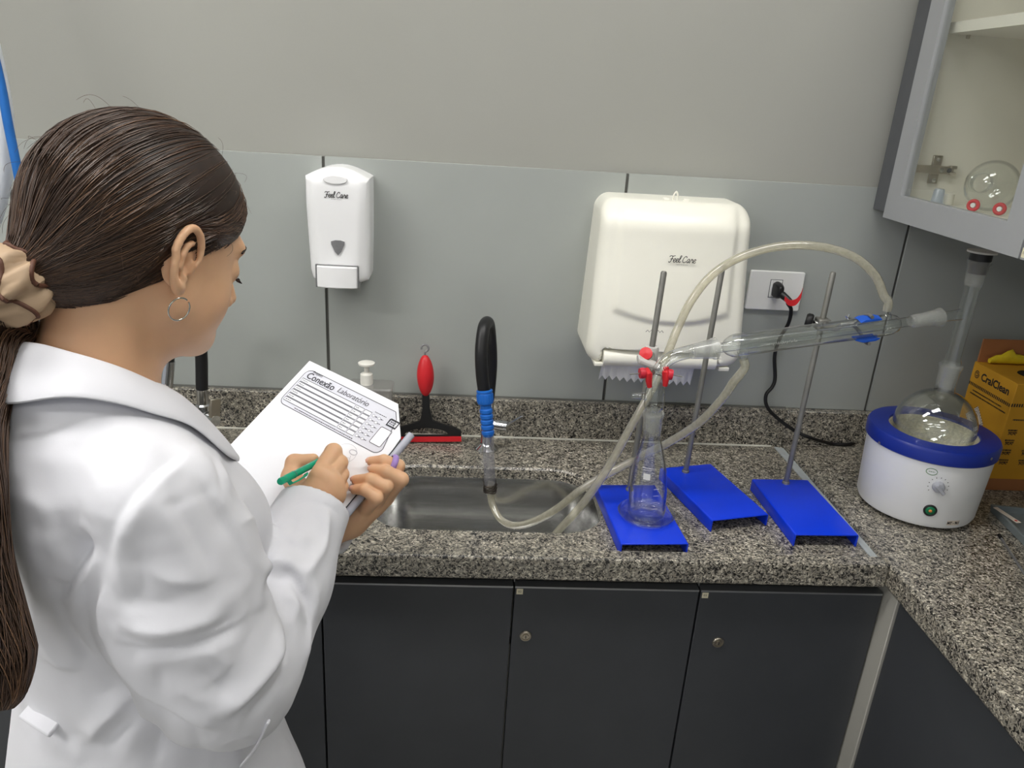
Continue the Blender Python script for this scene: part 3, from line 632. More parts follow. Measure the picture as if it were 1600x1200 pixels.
# ------------------------------------------------------------------ conical flask on a glass dish
FX, FY, FZ = 0.338, 1.190, ST + 0.0012
ds = MB().lathe([(0.0, 0.0), (0.046, 0.0), (0.0495, 0.003), (0.051, 0.008), (0.0495, 0.0085), (0.048, 0.004), (0.045, 0.0018), (0.0, 0.0015)], (FX, FY, FZ), seg=48).build('glass_dish', 'glass', None, smooth=40)
tag(ds, 'flat round glass dish on the blue base under the conical flask', 'dish')
fz = FZ + 0.002
ef = thing('conical_flask', 'clear conical flask catching the distillate, on the glass dish', 'flask', (FX, FY, fz))
prof = [(0.0, 0.001), (0.028, 0.0), (0.0325, 0.003), (0.0338, 0.008), (0.0338, 0.015), (0.0332, 0.05), (0.0318, 0.070), (0.0300, 0.090), (0.0265, 0.110), (0.0215, 0.130), (0.0175, 0.145), (0.0155, 0.152), (0.0150, 0.160)]
FXT = FX - 0.010
tilt = unit(V(-0.012, -0.003, 0.20))
MB().lathe(prof, (FX, FY, fz), tilt, 48).build('body', 'glass', ef, smooth=50)
MB().lathe([(r - 0.0018, h + 0.002) for r, h in prof[2:]], (FX, FY, fz), tilt, 48).build('inner_wall', 'glass_thin', ef, smooth=50)
MB().lathe([(0.0150, 0.160), (0.0158, 0.170), (0.0168, 0.192), (0.0185, 0.194), (0.0190, 0.197), (0.0182, 0.200), (0.0150, 0.200)], (FX, FY, fz), tilt, 32).build('ground_neck', 'frosted', ef, smooth=40)
mk = MB()
def fl_map(cx, h0):
    return lambda p: V(FX, FY, fz) + tilt * (h0 + p[1]) + np.array([math.sin(cx + p[0] / 0.0325), -math.cos(cx + p[0] / 0.0325), 0]) * 0.0325
M1 = fl_map(-0.35, 0.092)
mk.add([M1(p) for p in ((-0.006, -0.006), (0.006, -0.006), (0.006, 0.006), (-0.006, 0.006))], [(0, 1, 2, 3)])
for k in range(4): ribbon(mk, [(0.012, -0.045 + 0.013 * k), (0.022, -0.045 + 0.013 * k)], 0.0007, fl_map(-0.3, 0.075))
dashes(mk, -0.008, 0.010, 0.017, M1, 0.0012); dashes(mk, -0.006, 0.008, 0.013, M1, 0.0010); mk.build('white_print', 'white_plastic', ef)

# ------------------------------------------------------------------ receiver adapter, condenser, still head
NT = V(FX, FY, fz) + tilt * 0.200                     # top of the flask neck
A, B = V(0.380, 1.200, 1.2345), V(0.893, 1.287, 1.2985)
cx_ = unit(B - A); LN = np.linalg.norm(B - A)
ra = thing('receiver_adapter', 'bent glass receiver adapter with a side nozzle on the conical flask', 'glass adapter', NT)
MB().lathe([(0.0105, -0.034), (0.0135, -0.002), (0.0140, 0.004)], NT, tilt, 28).build('ground_cone', 'frosted', ra, smooth=40)
T0 = NT + tilt * 0.004
MB().lathe([(0.0125, 0.0), (0.0165, 0.006), (0.0172, 0.010), (0.0172, 0.036), (0.016, 0.041), (0.0120, 0.046), (0.0110, 0.050), (0.0110, 0.066)], T0, tilt, 32).build('vacuum_jacket', 'glass', ra, smooth=45)
tip = MB(); tip.tube([T0 + tilt * 0.05, T0 + tilt * 0.0, NT - tilt * 0.055], [0.006, 0.0055, 0.0045], 16, cap=False); tip.build('drip_tip', 'glass', ra, smooth=60)
n0 = T0 + tilt * 0.026 + V(-0.015, -0.002, 0); n1 = at(987, 619, y=n0[1] - 0.004)
nd = n1 - n0; m = MB(); m.tube([n0 + nd * t for t in (0, .25, .45, .5, .6, .62, .75, .77, .9, .92, 1)], [0.0065, 0.0060, 0.0050, 0.0050, 0.0042, 0.0052, 0.0040, 0.0050, 0.0038, 0.0046, 0.0034], 16, cap=False); m.build('side_nozzle', 'glass', ra, smooth=60)
b0 = T0 + tilt * 0.060
bend = smooth_path([b0, b0 + V(0.004, 0.001, 0.014), b0 + V(0.016, 0.003, 0.030), b0 + V(0.032, 0.006, 0.0385), A - cx_ * 0.006, A], 6)
m = MB(); m.tube(bend, [0.0110] * (len(bend) - 8) + list(np.linspace(0.0112, 0.0122, 8)), 24, cap=False); m.build('bent_tube', 'glass', ra, smooth=60)
mk = MB()
for k in range(9):
    i = 8 + k; T = unit(bend[i + 1] - bend[i - 1]); s_ = unit(np.cross(T, V(0, 1, 0))); o_ = bend[i] - V(0, 0.0116, 0)
    Mk = plane_map(o_, T, -s_ if s_[2] < 0 else s_)
    ribbon(mk, [(-0.002 + random.uniform(-.001, .001), -0.003), (0.0015, random.uniform(0.001, 0.005)), (0.003, -0.001 + random.uniform(-.002, .002))], 0.0007, Mk)
mk.build('white_print', 'white_plastic', ra)
MB().lathe([(0.0122, 0.0), (0.0128, 0.004), (0.0165, 0.036), (0.0185, 0.039), (0.0188, 0.043), (0.0165, 0.044)], A, cx_, 30).build('ground_socket', 'frosted', ra, smooth=40)

cd = thing('condenser', 'straight glass water condenser slung between receiver and still head', 'condenser', A + cx_ * 0.06)
MB().lathe([(0.0100, 0.006), (0.0145, 0.040), (0.0150, 0.046)], A, cx_, 28).build('ground_cone', 'frosted', cd, smooth=40)
t0, t1 = 0.068, 0.378
inn = [(0.0085, 0.044), (0.0085, LN - 0.118), (0.0095, LN - 0.108)]
MB().lathe(inn, A, cx_, 24).build('inner_tube', 'glass', cd, smooth=40)
MB().lathe([(0.0088, t0 - 0.010), (0.0130, t0 - 0.006), (0.0185, t0 + 0.004), (0.0202, t0 + 0.012), (0.0205, t0 + 0.020), (0.0198, t0 + 0.030), (0.0192, t0 + 0.040), (0.0192, t1 - 0.02), (0.0190, t1 - 0.008), (0.0165, t1 + 0.003), (0.0100, t1 + 0.010)], A, cx_, 36).build('water_jacket', 'glass', cd, smooth=45)
MB().lathe([(0.0174, t0 + 0.012), (0.0174, t1 - 0.012)], A, cx_, 36).build('jacket_inner_wall', 'glass_thin', cd, smooth=45)
MB().lathe([(0.0100, LN - 0.112), (0.0118, LN - 0.106), (0.0128, LN - 0.090), (0.0150, LN - 0.064), (0.0172, LN - 0.058), (0.0178, LN - 0.053), (0.0150, LN - 0.052)], A, cx_, 30).build('ground_socket', 'frosted', cd, smooth=40)
upv = unit(V(0, 0, 1) - cx_ * cx_[2])
nl = A + cx_ * (t0 + 0.024); nr = A + cx_ * (t1 - 0.016)
def nozzle(o, d, nm):
    return MB().lathe([(0.0100, 0.012), (0.0085, 0.019), (0.0052, 0.025), (0.0048, 0.030), (0.0060, 0.031), (0.0046, 0.037), (0.0058, 0.038), (0.0044, 0.044), (0.0056, 0.045), (0.0040, 0.052)], o, d, 20).build(nm, 'glass', cd, smooth=60)
dl = unit(-upv + cx_ * 0.10 - V(0, 0.12, 0)); nozzle(nl, dl, 'inlet_nozzle'); dr = unit(upv + V(0.02, 0, 0)); nozzle(nr, dr, 'outlet_nozzle')
mk = MB(); Mk = plane_map(A + cx_ * 0.15 - V(0, 0.0195, 0) + upv * 0.001, cx_, upv)
for k in range(16): ribbon(mk, [(-0.03 + 0.0042 * k, -0.001 + random.uniform(-.002, .002)), (-0.029 + 0.0042 * k, 0.002 + random.uniform(-.002, .002)), (-0.0275 + 0.0042 * k, random.uniform(-.002, .002))], 0.0006, Mk)
mk.build('white_print', 'white_plastic', cd)

HX, HY = 0.893, 1.288
hd = thing('still_head', 'glass still head with black stopper rising from the round flask', 'glass adapter', (HX, HY, 1.15))
MB().lathe([(0.0105, 1.150), (0.0150, 1.192), (0.0155, 1.198)], (HX, HY, 0), seg=28).build('ground_cone', 'frosted', hd, smooth=40)
MB().lathe([(0.0155, 1.198), (0.0160, 1.206), (0.0130, 1.216), (0.0130, 1.345), (0.0140, 1.350)], (HX, HY, 0), seg=30).build('column', 'glass', hd, smooth=45)
MB().lathe([(0.0140, 1.350), (0.0150, 1.356), (0.0175, 1.386), (0.0195, 1.389), (0.0195, 1.394), (0.0175, 1.395)], (HX, HY, 0), seg=30).build('ground_socket', 'frosted', hd, smooth=40)
m = MB(); m.tube([V(HX, HY, 1.2985) - cx_ * s for s in (0.010, 0.03, 0.06, 0.085)], [0.0105, 0.0092, 0.0090, 0.0090], 20, cap=False); m.build('side_arm', 'glass', hd, smooth=60)
MB().lathe([(0.009, LN - 0.103), (0.0135, LN - 0.062), (0.0138, LN - 0.050), (0.009, LN - 0.046)], A, cx_, 28).build('ground_cone', 'frosted', hd, smooth=40)
stp = thing('stopper', 'black stopper with white cap on top of the still head', 'stopper', (HX, HY, 1.39))
MB().lathe([(0.0, 1.372), (0.0145, 1.372), (0.0165, 1.394), (0.0180, 1.3955), (0.0178, 1.408), (0.0, 1.408)], (HX, HY, 0), seg=26).build('plug', 'rubber_black', stp, smooth=40)
MB().lathe([(0.0, 1.4083), (0.0235, 1.4083), (0.0240, 1.4115), (0.0, 1.413)], (HX, HY, 0), seg=30).build('cap', 'clamp_grey', stp, smooth=40)

# ------------------------------------------------------------------ heating mantle and round flask
MX, MY, MZ = HX, HY, ZR
hm = thing('heating_mantle', 'round white heating mantle with blue rim and dial', 'heating mantle', (MX, MY, MZ))
MB().lathe([(0.0, 0.006), (0.096, 0.006), (0.102, 0.009), (0.1050, 0.016), (0.1105, 0.138)], (MX, MY, MZ), seg=96).build('housing', 'mantle_white', hm, smooth=40)
for k in range(4):
    a = 0.6 + k * math.pi / 2; MB().lathe([(0.0, 0), (0.010, 0), (0.011, 0.006), (0.0, 0.0062)], (MX + 0.075 * math.cos(a), MY + 0.075 * math.sin(a), MZ + 0.0004), seg=14).build('rubber_foot', 'rubber_black', hm)
MB().lathe([(0.1100, 0.137), (0.1125, 0.1372), (0.1145, 0.139), (0.1150, 0.159), (0.1120, 0.164), (0.1070, 0.165), (0.0790, 0.1650), (0.0775, 0.163), (0.0775, 0.150)], (MX, MY, MZ), seg=96).build('rim', 'mantle_blue', hm, smooth=40)
MB().lathe([(0.0780, 0.163)] + [(0.0772 * math.sin(math.pi / 2 - a * 0.9), 0.163 - 0.080 * math.sin(a * 0.9)) for a in np.linspace(0.05, math.pi / 2, 12)], (MX, MY, MZ), seg=64, cap1=True).build('woven_liner', 'weave', hm, smooth=60)
wr = MB()
for k in range(26):
    a = 0.04 + k * 0.052; r, z = 0.0768 * math.cos(a * 0.92), 0.162 - 0.079 * math.sin(a * 0.92)
    wr.tube([(MX + r * math.cos(t), MY + r * math.sin(t), MZ + z) for t in np.linspace(0, 2 * math.pi, 49)], 0.0011, 4, cap=False)
wo_ = wr.build('liner_thread', 'weave', hm, smooth=60); wo_['kind'] = 'stuff'
def mpt(ang, h, off=0.0):
    r = 0.1050 + 0.0055 * (h - 0.016) / 0.122 + off
    return V(MX + r * math.sin(ang), MY - r * math.cos(ang), MZ + h)
def mmap(a0, h0, off=0.0004): return lambda p: mpt(a0 + p[0] / 0.115, h0 + p[1], off)
def px_on_mantle(px, py):
    r = ray(px, py); best = None
    for t in np.linspace(1.2, 2.2, 1200):
        p = CAM + r / np.linalg.norm(r) * t; d = math.hypot(p[0] - MX, p[1] - MY); h = p[2] - MZ
        if 0 < h < 0.14 and d < 0.1050 + 0.0055 * (h - 0.016) / 0.122: return math.atan2(p[0] - MX, -(p[1] - MY)), h
    return 0.3, 0.06
ak, hk_ = px_on_mantle(1466, 760); q = mpt(ak, hk_); rad_ = V(math.sin(ak), -math.cos(ak), 0)
ko = MB().lathe([(0.0105, 0), (0.0100, 0.006), (0.0080, 0.010), (0.0, 0.011)], q, rad_, 22).build('dial_knob', 'knob_grey', hm, smooth=40)
tv = V(math.cos(ak), math.sin(ak), 0); pd = unit(tv * 0.7 - V(0, 0, 0.7)); m = MB(); o_ = q + rad_ * 0.010; sd_ = unit(np.cross(pd, rad_))
m.loft([[o_ + pd * a + sd_ * b + rad_ * c for b, c in ((-.003, 0), (.003, 0), (.003, .005), (-.003, .005))] for a in (-0.009, 0.012)]); m.build('pointer', 'knob_grey', ko, bevel=0.001)
mk = MB()
for k in range(10):
    th = math.radians(215 - 25.5 * k); c_, s_ = math.cos(th), math.sin(th); Mk = mmap(ak, hk_)
    ribbon(mk, [(0.0165 * c_, 0.0165 * s_), (0.0185 * c_, 0.0185 * s_)], 0.0012, Mk)
mk.build('dial_marks', 'ink', hm)
al, hl = px_on_mantle(1456, 737); mk = MB(); ribbon(mk, [(0.0095 * math.cos(t), 0.0062 * math.sin(t)) for t in np.linspace(0, 2 * math.pi * 0.97, 30)], 0.0011, mmap(al, hl)); dashes(mk, -0.005, 0.005, 0.0, mmap(al, hl), 0.0012); mk.build('maker_mark', 'green_ink', hm)
ap, hp = px_on_mantle(1453, 797); q = mpt(ap, hp); rp_ = V(math.sin(ap), -math.cos(ap), 0)
so = MB().lathe([(0.0115, 0), (0.0115, 0.002), (0.0098, 0.003), (0.0085, 0.0022)], q, rp_, 24).build('pilot_light', 'black_plastic', hm, smooth=40)
MB().lathe([(0.0088, 0.0015), (0.0070, 0.003), (0.0, 0.0036)], q, rp_, 24).build('lens', 'green_lens', so, smooth=50)
MB().lathe([(0.0030, 0.0034), (0.0024, 0.0042), (0.0, 0.0044)], q, rp_, 12).build('glow', 'orange_glow', so, smooth=50)
at_, ht = px_on_mantle(1489, 817); mk = MB(); Mk = mmap(at_, ht); tx = MB().add([Mk(p) for p in ((-0.014, -0.005), (0, -0.005), (0.014, -0.005), (0.014, 0.005), (0, 0.005), (-0.014, 0.005))], [(0, 1, 4, 5), (1, 2, 3, 4)]).build('model_tag', 'label_white', hm)
MB().add(*text_mesh('MT - 961', 0.0072, mmap(at_, ht, 0.0008), thick=0.0003)).build('lettering', 'ink', tx)
for px, py in ((1374, 692), (1549, 717)):
    r = ray(px, py); r /= np.linalg.norm(r); bestp = None
    for t in np.linspace(1.3, 2.1, 800):
        p = CAM + r * t
        if math.hypot(p[0] - MX, p[1] - MY) < 0.1151: bestp = p; break
    if bestp is not None:
        n_ = unit(V(bestp[0] - MX, bestp[1] - MY, 0)); MB().lathe([(0.0028, -0.001), (0.0028, 0.0006), (0.0, 0.0016)], bestp, n_, 12).build('rim_screw', 'nickel', hm, smooth=50)
rf = thing('round_flask', 'round bottom glass flask sitting in the heating mantle', 'flask', (MX, MY, MZ + 0.09))
RB, ZCb = 0.0720, 1.080
prof = [(RB * math.sin(a), ZCb - RB * math.cos(a)) for a in np.linspace(0.02, math.pi - 0.26, 36)]
prof += [(0.0175, ZCb + 0.0745), (0.0165, ZCb + 0.080), (0.0165, ZCb + 0.086)]
MB().lathe(prof, (MX, MY, 0), seg=64).build('bulb', 'glass', rf, smooth=50)
MB().lathe([(r - 0.0022, h) for r, h in prof[6:34]], (MX, MY, 0), seg=64).build('inner_wall', 'glass_thin', rf, smooth=50)
MB().lathe([(0.0165, 1.160), (0.0172, 1.166), (0.0182, 1.194), (0.0200, 1.196), (0.0202, 1.202), (0.0182, 1.2035)], (MX, MY, 0), seg=30).build('ground_neck', 'frosted', rf, smooth=40)
lm = lambda p: V(MX, MY, ZCb) + RB * 1.004 * np.array([math.sin(0.62 + p[0] / RB) * math.cos(0.28 + p[1] / RB), -math.cos(0.62 + p[0] / RB) * math.cos(0.28 + p[1] / RB), math.sin(0.28 + p[1] / RB)])
mk = MB(); mk.add(*text_mesh('1000', 0.011, lm)); mk.add(*text_mesh('29/32', 0.006, lambda p: lm((p[0], p[1] - 0.011)))); mk.build('white_print', 'white_plastic', rf)

# ------------------------------------------------------------------ clamps
ca = thing('clamp', 'grey three finger clamp with red knobs gripping the receiver adapter', 'lab clamp', (0.336, 1.287, 1.19))
rodA = lambda z: V(0.327 + 0.012 * (z - ST) / 0.424, 1.287, z)
J = T0 + tilt * 0.056; R0 = rodA(J[2] + 0.012)
m = MB(); m.lathe([(0.0, -0.014), (0.012, -0.014), (0.013, -0.010), (0.013, 0.010), (0.012, 0.014), (0.0, 0.014)], R0, (0, 0, 1), 20); m.build('boss_head', 'clamp_grey', ca, smooth=40)
m = MB(); a_, b_ = R0 + V(-0.006, -0.010, 0.004), at(1003, 566, y=1.215); m.tube([R0, R0 + V(-0.004, -0.02, 0.002), (R0 + J) / 2 + V(-0.003, 0, 0.006), J + V(-0.004, 0.018, 0.006)], [0.0065, 0.0065, 0.006, 0.006], 12); m.build('arm', 'rod_grey', ca, smooth=50)
wc_ = at(1012, 567, y=1.222); m = MB(); m.loft([[wc_ + V(s, 0, 0) * 1.0 + V(0, 0.012 * c, 0.008 * d - 0.35 * s) for c, d in ((-1, -.6), (0, -1), (1, -.6), (1, .6), (0, 1), (-1, .6))] for s in (-0.018, 0.0, 0.020)]); m.build('wing', 'clamp_grey', ca, bevel=0.003)
kp = at(1009, 554, y=1.228); m = MB(); m.lathe([(0.0, 0), (0.0105, 0), (0.0115, 0.003), (0.0110, 0.007), (0.0, 0.009)], kp, unit(V(-0.2, -0.75, 0.6)), 18); m.tube([kp, wc_], 0.0035, 10); m.build('wing_knob', 'red_plastic', ca, smooth=40)
for s, (kx, ky), (fx, fy0, fy1) in ((-1, (1004, 583), (1014, 585, 605)), (1, (1046, 585), (1040, 583, 603))):
    k0 = at(kx, ky, y=J[1] - 0.004); d = unit(V(s, -0.12, -0.1))
    m = MB(); m.lathe([(0.0, -0.004), (0.0085, -0.004), (0.0095, 0.0), (0.0085, 0.005), (0.0, 0.0055)], k0, d, 16); kn = m.build('screw_knob', 'red_pink', ca, smooth=40)
    m = MB(); m.tube([k0, k0 + d * 0.022], 0.0011, 8); m.build('screw', 'rod_grey', kn)
    m = MB(); u0, u1 = at(fx, fy0, y=J[1] - 0.008), at(fx - s * 1, fy1, y=J[1] - 0.008); m.tube([u0 + V(s * 0.003, 0.01, 0.004), u0, (u0 + u1) / 2 + V(s * 0.001, 0, 0), u1], [0.0055, 0.0060, 0.0055, 0.0040], 12); m.build('finger_pad', 'red_plastic', ca, smooth=50)
    m = MB(); m.tube([J + V(s * 0.004, 0.020, 0.004), J + V(s * 0.018, 0.012, 0.003), k0], 0.003, 8); m.build('finger', 'rod_grey', ca, smooth=50)
cc = thing('clamp', 'clamp with black knob and blue rubber jaws holding the condenser', 'lab clamp', (0.657, 1.334, 1.26))
KN = at(1263, 499, y=1.345); RC = V(0.6575, 1.334, KN[2] - 0.004); PJ = A + cx_ * 0.325
m = MB(); m.lathe([(0.0, 0), (0.0105, 0), (0.0130, 0.003), (0.0130, 0.010), (0.0105, 0.013), (0.0, 0.0135)], KN - V(0.006, 0.002, 0), unit(V(1, -0.5, -0.1)), 20); kn = m.build('thumb_knob', 'rubber_black', cc, smooth=40)
m = MB(); m.tube([KN, RC + V(-0.004, -0.012, 0)], 0.0035, 10); m.build('screw', 'chrome', kn, smooth=40)
m = MB(); m.box(RC - V(0.011, 0.013, 0.011), RC + V(0.012, 0.011, 0.011)); m.build('boss_head', 'rod_grey', cc, bevel=0.003)
m = MB(); m.tube([RC + V(0.002, -0.012, -0.001), RC + V(0.012, -0.03, 0.0), PJ - cx_ * 0.03 + V(0, 0.030, 0.0), PJ - cx_ * 0.012 + V(0, 0.026, 0)], 0.0055, 12); m.build('arm', 'rod_grey', cc, smooth=50)
for s in (1, -1):
    q = [PJ - cx_ * 0.012 + V(0, 0.026, 0), PJ + V(0, 0.020, 0) + upv * s * 0.014, PJ + upv * s * 0.0245 - V(0, 0.004, 0), PJ + upv * s * 0.0240 - V(0, 0.018, 0)]
    m = MB(); m.tube(smooth_path(q, 5), 0.0032, 8); f_ = m.build('jaw', 'rod_grey', cc, smooth=50)
    m = MB(); cxs = [(-0.021, 0.0), (-0.012, 0.0035), (0.012, 0.0035), (0.020, 0.001)]
    rows = []
    for yy in (0.010, -0.004, -0.018):
        base = 0.0198 if abs(yy + 0.004) < 0.01 else 0.0170
        rows.append([PJ + cx_ * a + V(0, yy, 0) + upv * s * (base + b) for a, b in cxs] + [PJ + cx_ * a + V(0, yy, 0) + upv * s * (base - 0.001) for a, b in reversed(cxs)])
    m.loft(rows); m.build('jaw_pad', 'pad_blue', f_, bevel=0.001)
m = MB(); wn = at(1324, 497, y=PJ[1] + 0.01); m.tube([PJ - cx_ * 0.02 + V(0, 0.02, 0.012), wn], 0.002, 8); m.tube([wn + V(-0.004, 0, 0.004), wn, wn + V(0.002, 0, 0.007)], 0.0018, 6); m.build('wing_screw', 'chrome', cc, smooth=50)

# ------------------------------------------------------------------ water tubes
ta = [V(0.0665, 1.384, 0.880), V(0.0668, 1.384, 0.855), at(770, 790, y=1.375), at(783, 812, y=1.35), at(805, 821, y=1.325), at(835, 814, y=1.30), at(870, 795, y=1.285), at(905, 767, y=1.28), at(935, 748, y=1.285), at(975, 727, y=1.290), at(1010, 708, y=1.28), at(1045, 691, y=1.265), at(1090, 662, y=1.245), at(1125, 627, y=1.225), at(1147, 596, y=1.214)]
endA = nl + dl * 0.026; ta += [endA + dl * 0.016, endA]
tag(MB().tube(smooth_path(ta, 10), 0.0076, 14, cap=False).build('water_tube', 'hose_clear', None, smooth=60), 'clear rubber tube from the faucet sleeve to the lower condenser nozzle', 'tube', 'condenser water tubes')
endB = nr + dr * 0.026
tb = [endB, endB + dr * 0.016, at(1381, 462, y=1.262), at(1368, 432, y=1.268), at(1340, 405, y=1.274), at(1300, 389, y=1.28), at(1250, 383, y=1.285), at(1200, 388, y=1.288), at(1150, 405, y=1.290), at(1110, 432, y=1.292), at(1080, 470, y=1.290), at(1060, 510, y=1.286), at(1046, 545, y=1.275), at(1032, 580, y=1.262), at(1012, 620, y=1.252), at(985, 668, y=1.242), at(955, 722, y=1.235), at(925, 768, y=1.230), at(897, 803, y=1.228), at(872, 830, y=1.226), at(858, 850, y=1.225)]
tag(MB().tube(smooth_path(tb, 8), 0.0076, 14, cap=False).build('water_tube', 'hose_clear', None, smooth=60), 'clear rubber tube arching over from the upper condenser nozzle down into the sink', 'tube', 'condenser water tubes')

# ------------------------------------------------------------------ disposal carton on the side worktop
bx = thing('disposal_carton', 'yellow printed cardboard disposal carton in the corner behind the mantle', 'carton', (1.15, 1.43, ZR))
X0, X1, Y0, Y1, Z0, Z1 = 1.090, 1.225, 1.362, 1.500, ZR, 1.144
m = MB(); m.box((X0, Y0, Z0 + 0.024), (X1, Y1, Z1)); m.build('carton_body', 'card_yellow', bx, bevel=0.001, bseg=1)
MB().box((X0 - 0.0015, Y0 - 0.0015, Z0 + 0.0003), (X1 + 0.001, Y1 + 0.001, Z0 + 0.026)).build('base_band', 'card_brown', bx)
fp_ = [(X0 + 0.004, Z1), (X1 - 0.002, Z1), (X1 - 0.004, Z1 + 0.052), (X0 + 0.004, Z1 + 0.050)]
m = MB(); m.loft([[(p[0], Y1 - 0.004, p[1]) for p in fp_], [(p[0], Y1, p[1]) for p in fp_]]); m.build('back_flap', 'card_brown', bx)
m = MB(); rows = []
for i in range(9):
    x_ = X0 + 0.018 + 0.088 * i / 8; hgt = 0.026 * math.sin(math.pi * (0.12 + 0.76 * i / 8)) * (1 + 0.18 * math.sin(i * 2.1))
    rows.append([(x_, Y1 - 0.010 + 0.005 * math.cos(a) - 0.008, Z1 + 0.003 + hgt * 0.5 * (1 + math.sin(a)) * (1 + 0.1 * math.sin(3 * a + i))) for a in np.linspace(0, 2 * math.pi, 12, endpoint=False)])
m.loft(rows); m.build('inner_bag', 'bag_yellow', bx, smooth=60)
e_ = [(X0 + 0.075 + 0.030 * math.cos(a), Y0 + 0.060 + 0.026 * math.sin(a), Z1) for a in np.linspace(0, 2 * math.pi, 24, endpoint=False)]
m = MB(); m.loft([e_, [(p[0], p[1], Z1 + 0.0008) for p in e_]], False, True); m.build('opening', 'gap_dark', bx)
LM = plane_map((X0 - 0.0006, (Y0 + Y1) / 2, 0), (0, -1, 0), (0, 0, 1))
m = MB(); m.add(*text_mesh('CralClean', 0.0225, lambda p: LM((p[0] + 0.009, p[1] + 1.1205)), thick=0.0006, xscale=0.98))
ribbon(m, [(-0.0505 + 0.0068 * math.cos(a), 1.1205 + 0.0075 * math.sin(a)) for a in np.linspace(0.6, 6.6, 24)], 0.0018, LM); ribbon(m, [(-0.0505 + 0.0034 * math.cos(a), 1.1205 + 0.0036 * math.sin(a)) for a in np.linspace(3.6, 9.2, 18)], 0.0018, LM)
for k in range(26): ribbon(m, [(-0.066 + 0.0052 * k, 1.0935), (-0.066 + 0.0052 * k, 1.1005)], 0.0028, LM)
for r_, (a_, b_) in enumerate(((-0.050, 0.045), (-0.056, 0.060))): dashes(m, a_, b_, 1.0855 - 0.0075 * r_, LM, 0.0028)
m.build('lettering', 'ink', bx)
dm = MB(); c_ = (-0.020, 1.030)
for nm, s_, off, mt in (('hazard_label', 0.030, 0.0005, 'label_white'), ('hazard_frame', 0.0, 0, 'ink')):
    if s_:
        Lk = plane_map((X0 - off, (Y0 + Y1) / 2, 0), (0, -1, 0), (0, 0, 1))
        hz = MB().add([Lk((c_[0] + a, c_[1] + b)) for a, b in ((0, -s_), (s_, 0), (0, s_), (-s_, 0))], [(0, 1, 2, 3)]).build(nm, mt, bx)
Lk = plane_map((X0 - 0.0009, (Y0 + Y1) / 2, 0), (0, -1, 0), (0, 0, 1)); fr = MB()
ribbon(fr, [(c_[0] + a * 0.025, c_[1] + b * 0.025) for a, b in ((0, -1), (1, 0), (0, 1), (-1, 0), (0, -1))], 0.0012, Lk)
for k in range(4):
    for j in range(7):
        t = (j + 0.5) / 7; a = ((0, -1), (1, 0), (0, 1), (-1, 0))[k]; b = ((1, 0), (0, 1), (-1, 0), (0, -1))[k]; px_, py_ = a[0] + (b[0] - a[0]) * t, a[1] + (b[1] - a[1]) * t
        ribbon(fr, [(c_[0] + px_ * 0.0285, c_[1] + py_ * 0.0285), (c_[0] + px_ * 0.0315, c_[1] + py_ * 0.0315)], 0.0016, Lk)
for k in range(3):
    a = math.pi / 2 + k * 2.094; ribbon(fr, [(c_[0] + 0.0042 * math.cos(a) + 0.0042 * math.cos(t), c_[1] + 0.010 + 0.0042 * math.sin(a) + 0.0042 * math.sin(t)) for t in np.linspace(0, 6.2, 16)], 0.0011, Lk)
dashes(fr, c_[0] - 0.013, c_[0] + 0.013, c_[1] - 0.004, Lk, 0.0028); dashes(fr, c_[0] - 0.009, c_[0] + 0.009, c_[1] - 0.011, Lk, 0.0028)
fr.build('hazard_print', 'ink', hz)
FM = plane_map(((X0 + X1) / 2, Y0 - 0.0006, 0), (1, 0, 0), (0, 0, 1)); m = MB()
for k in range(26): ribbon(m, [(-0.066 + 0.0052 * k, 1.0955), (-0.066 + 0.0052 * k, 1.1025)], 0.0028, FM)
dashes(m, -0.045, 0.055, 1.118, FM, 0.004); dashes(m, -0.055, 0.05, 1.068, FM, 0.003)
for r_ in range(4):
    for c2 in range(3):
        x_, z_ = -0.048 + 0.042 * c2, 1.045 - 0.022 * r_; dashes(m, x_ - 0.010, x_ + 0.010, z_, FM, 0.0035); dashes(m, x_ - 0.008, x_ + 0.010, z_ - 0.005, FM, 0.003); ribbon(m, [(x_ - 0.008 + 0.004 * j, z_ - 0.010 + 0.003 * (j % 2)) for j in range(5)], 0.0015, FM)
m.build('printed_instructions', 'ink', bx)

# ------------------------------------------------------------------ tray and rod at the right edge
tr = thing('plastic_tray', 'grey plastic tray with a paper tag, cut by the right edge', 'tray', (1.10, 1.16, ZR))
T_ = [V(1.040, 1.270, 0), V(1.020, 1.130, 0), V(1.190, 1.090, 0), V(1.215, 1.240, 0)]
m = MB(); cen = sum(T_) / 4
ring = lambda s, z: [cen + (p - cen) * s + V(0, 0, z) for p in T_]
m.loft([ring(1.0, ZR + 0.0005), ring(1.02, ZR + 0.016), ring(0.95, ZR + 0.016), ring(0.93, ZR + 0.004)], True, True); m.build('tray_shell', 'tray_grey', tr, bevel=0.001)
m = MB(); a_, b_ = at(1555, 793, z=ZR + 0.0178), at(1592, 817, z=ZR + 0.0178); d_ = unit(b_ - a_); s_ = V(-d_[1], d_[0], 0) * 0.005
m.loft([[a_ + s_, a_ - s_, b_ - s_, b_ + s_], [p + V(0, 0, 0.0006) for p in (a_ + s_, a_ - s_, b_ - s_, b_ + s_)]]); tg_ = m.build('paper_tag', 'label_white', tr)
MB().lathe([(0.0026, 0.0007), (0.0026, 0.0010), (0.0, 0.0010)], b_ - d_ * 0.007, (0, 0, 1), 12).build('tag_hole', 'red_plastic', tg_)
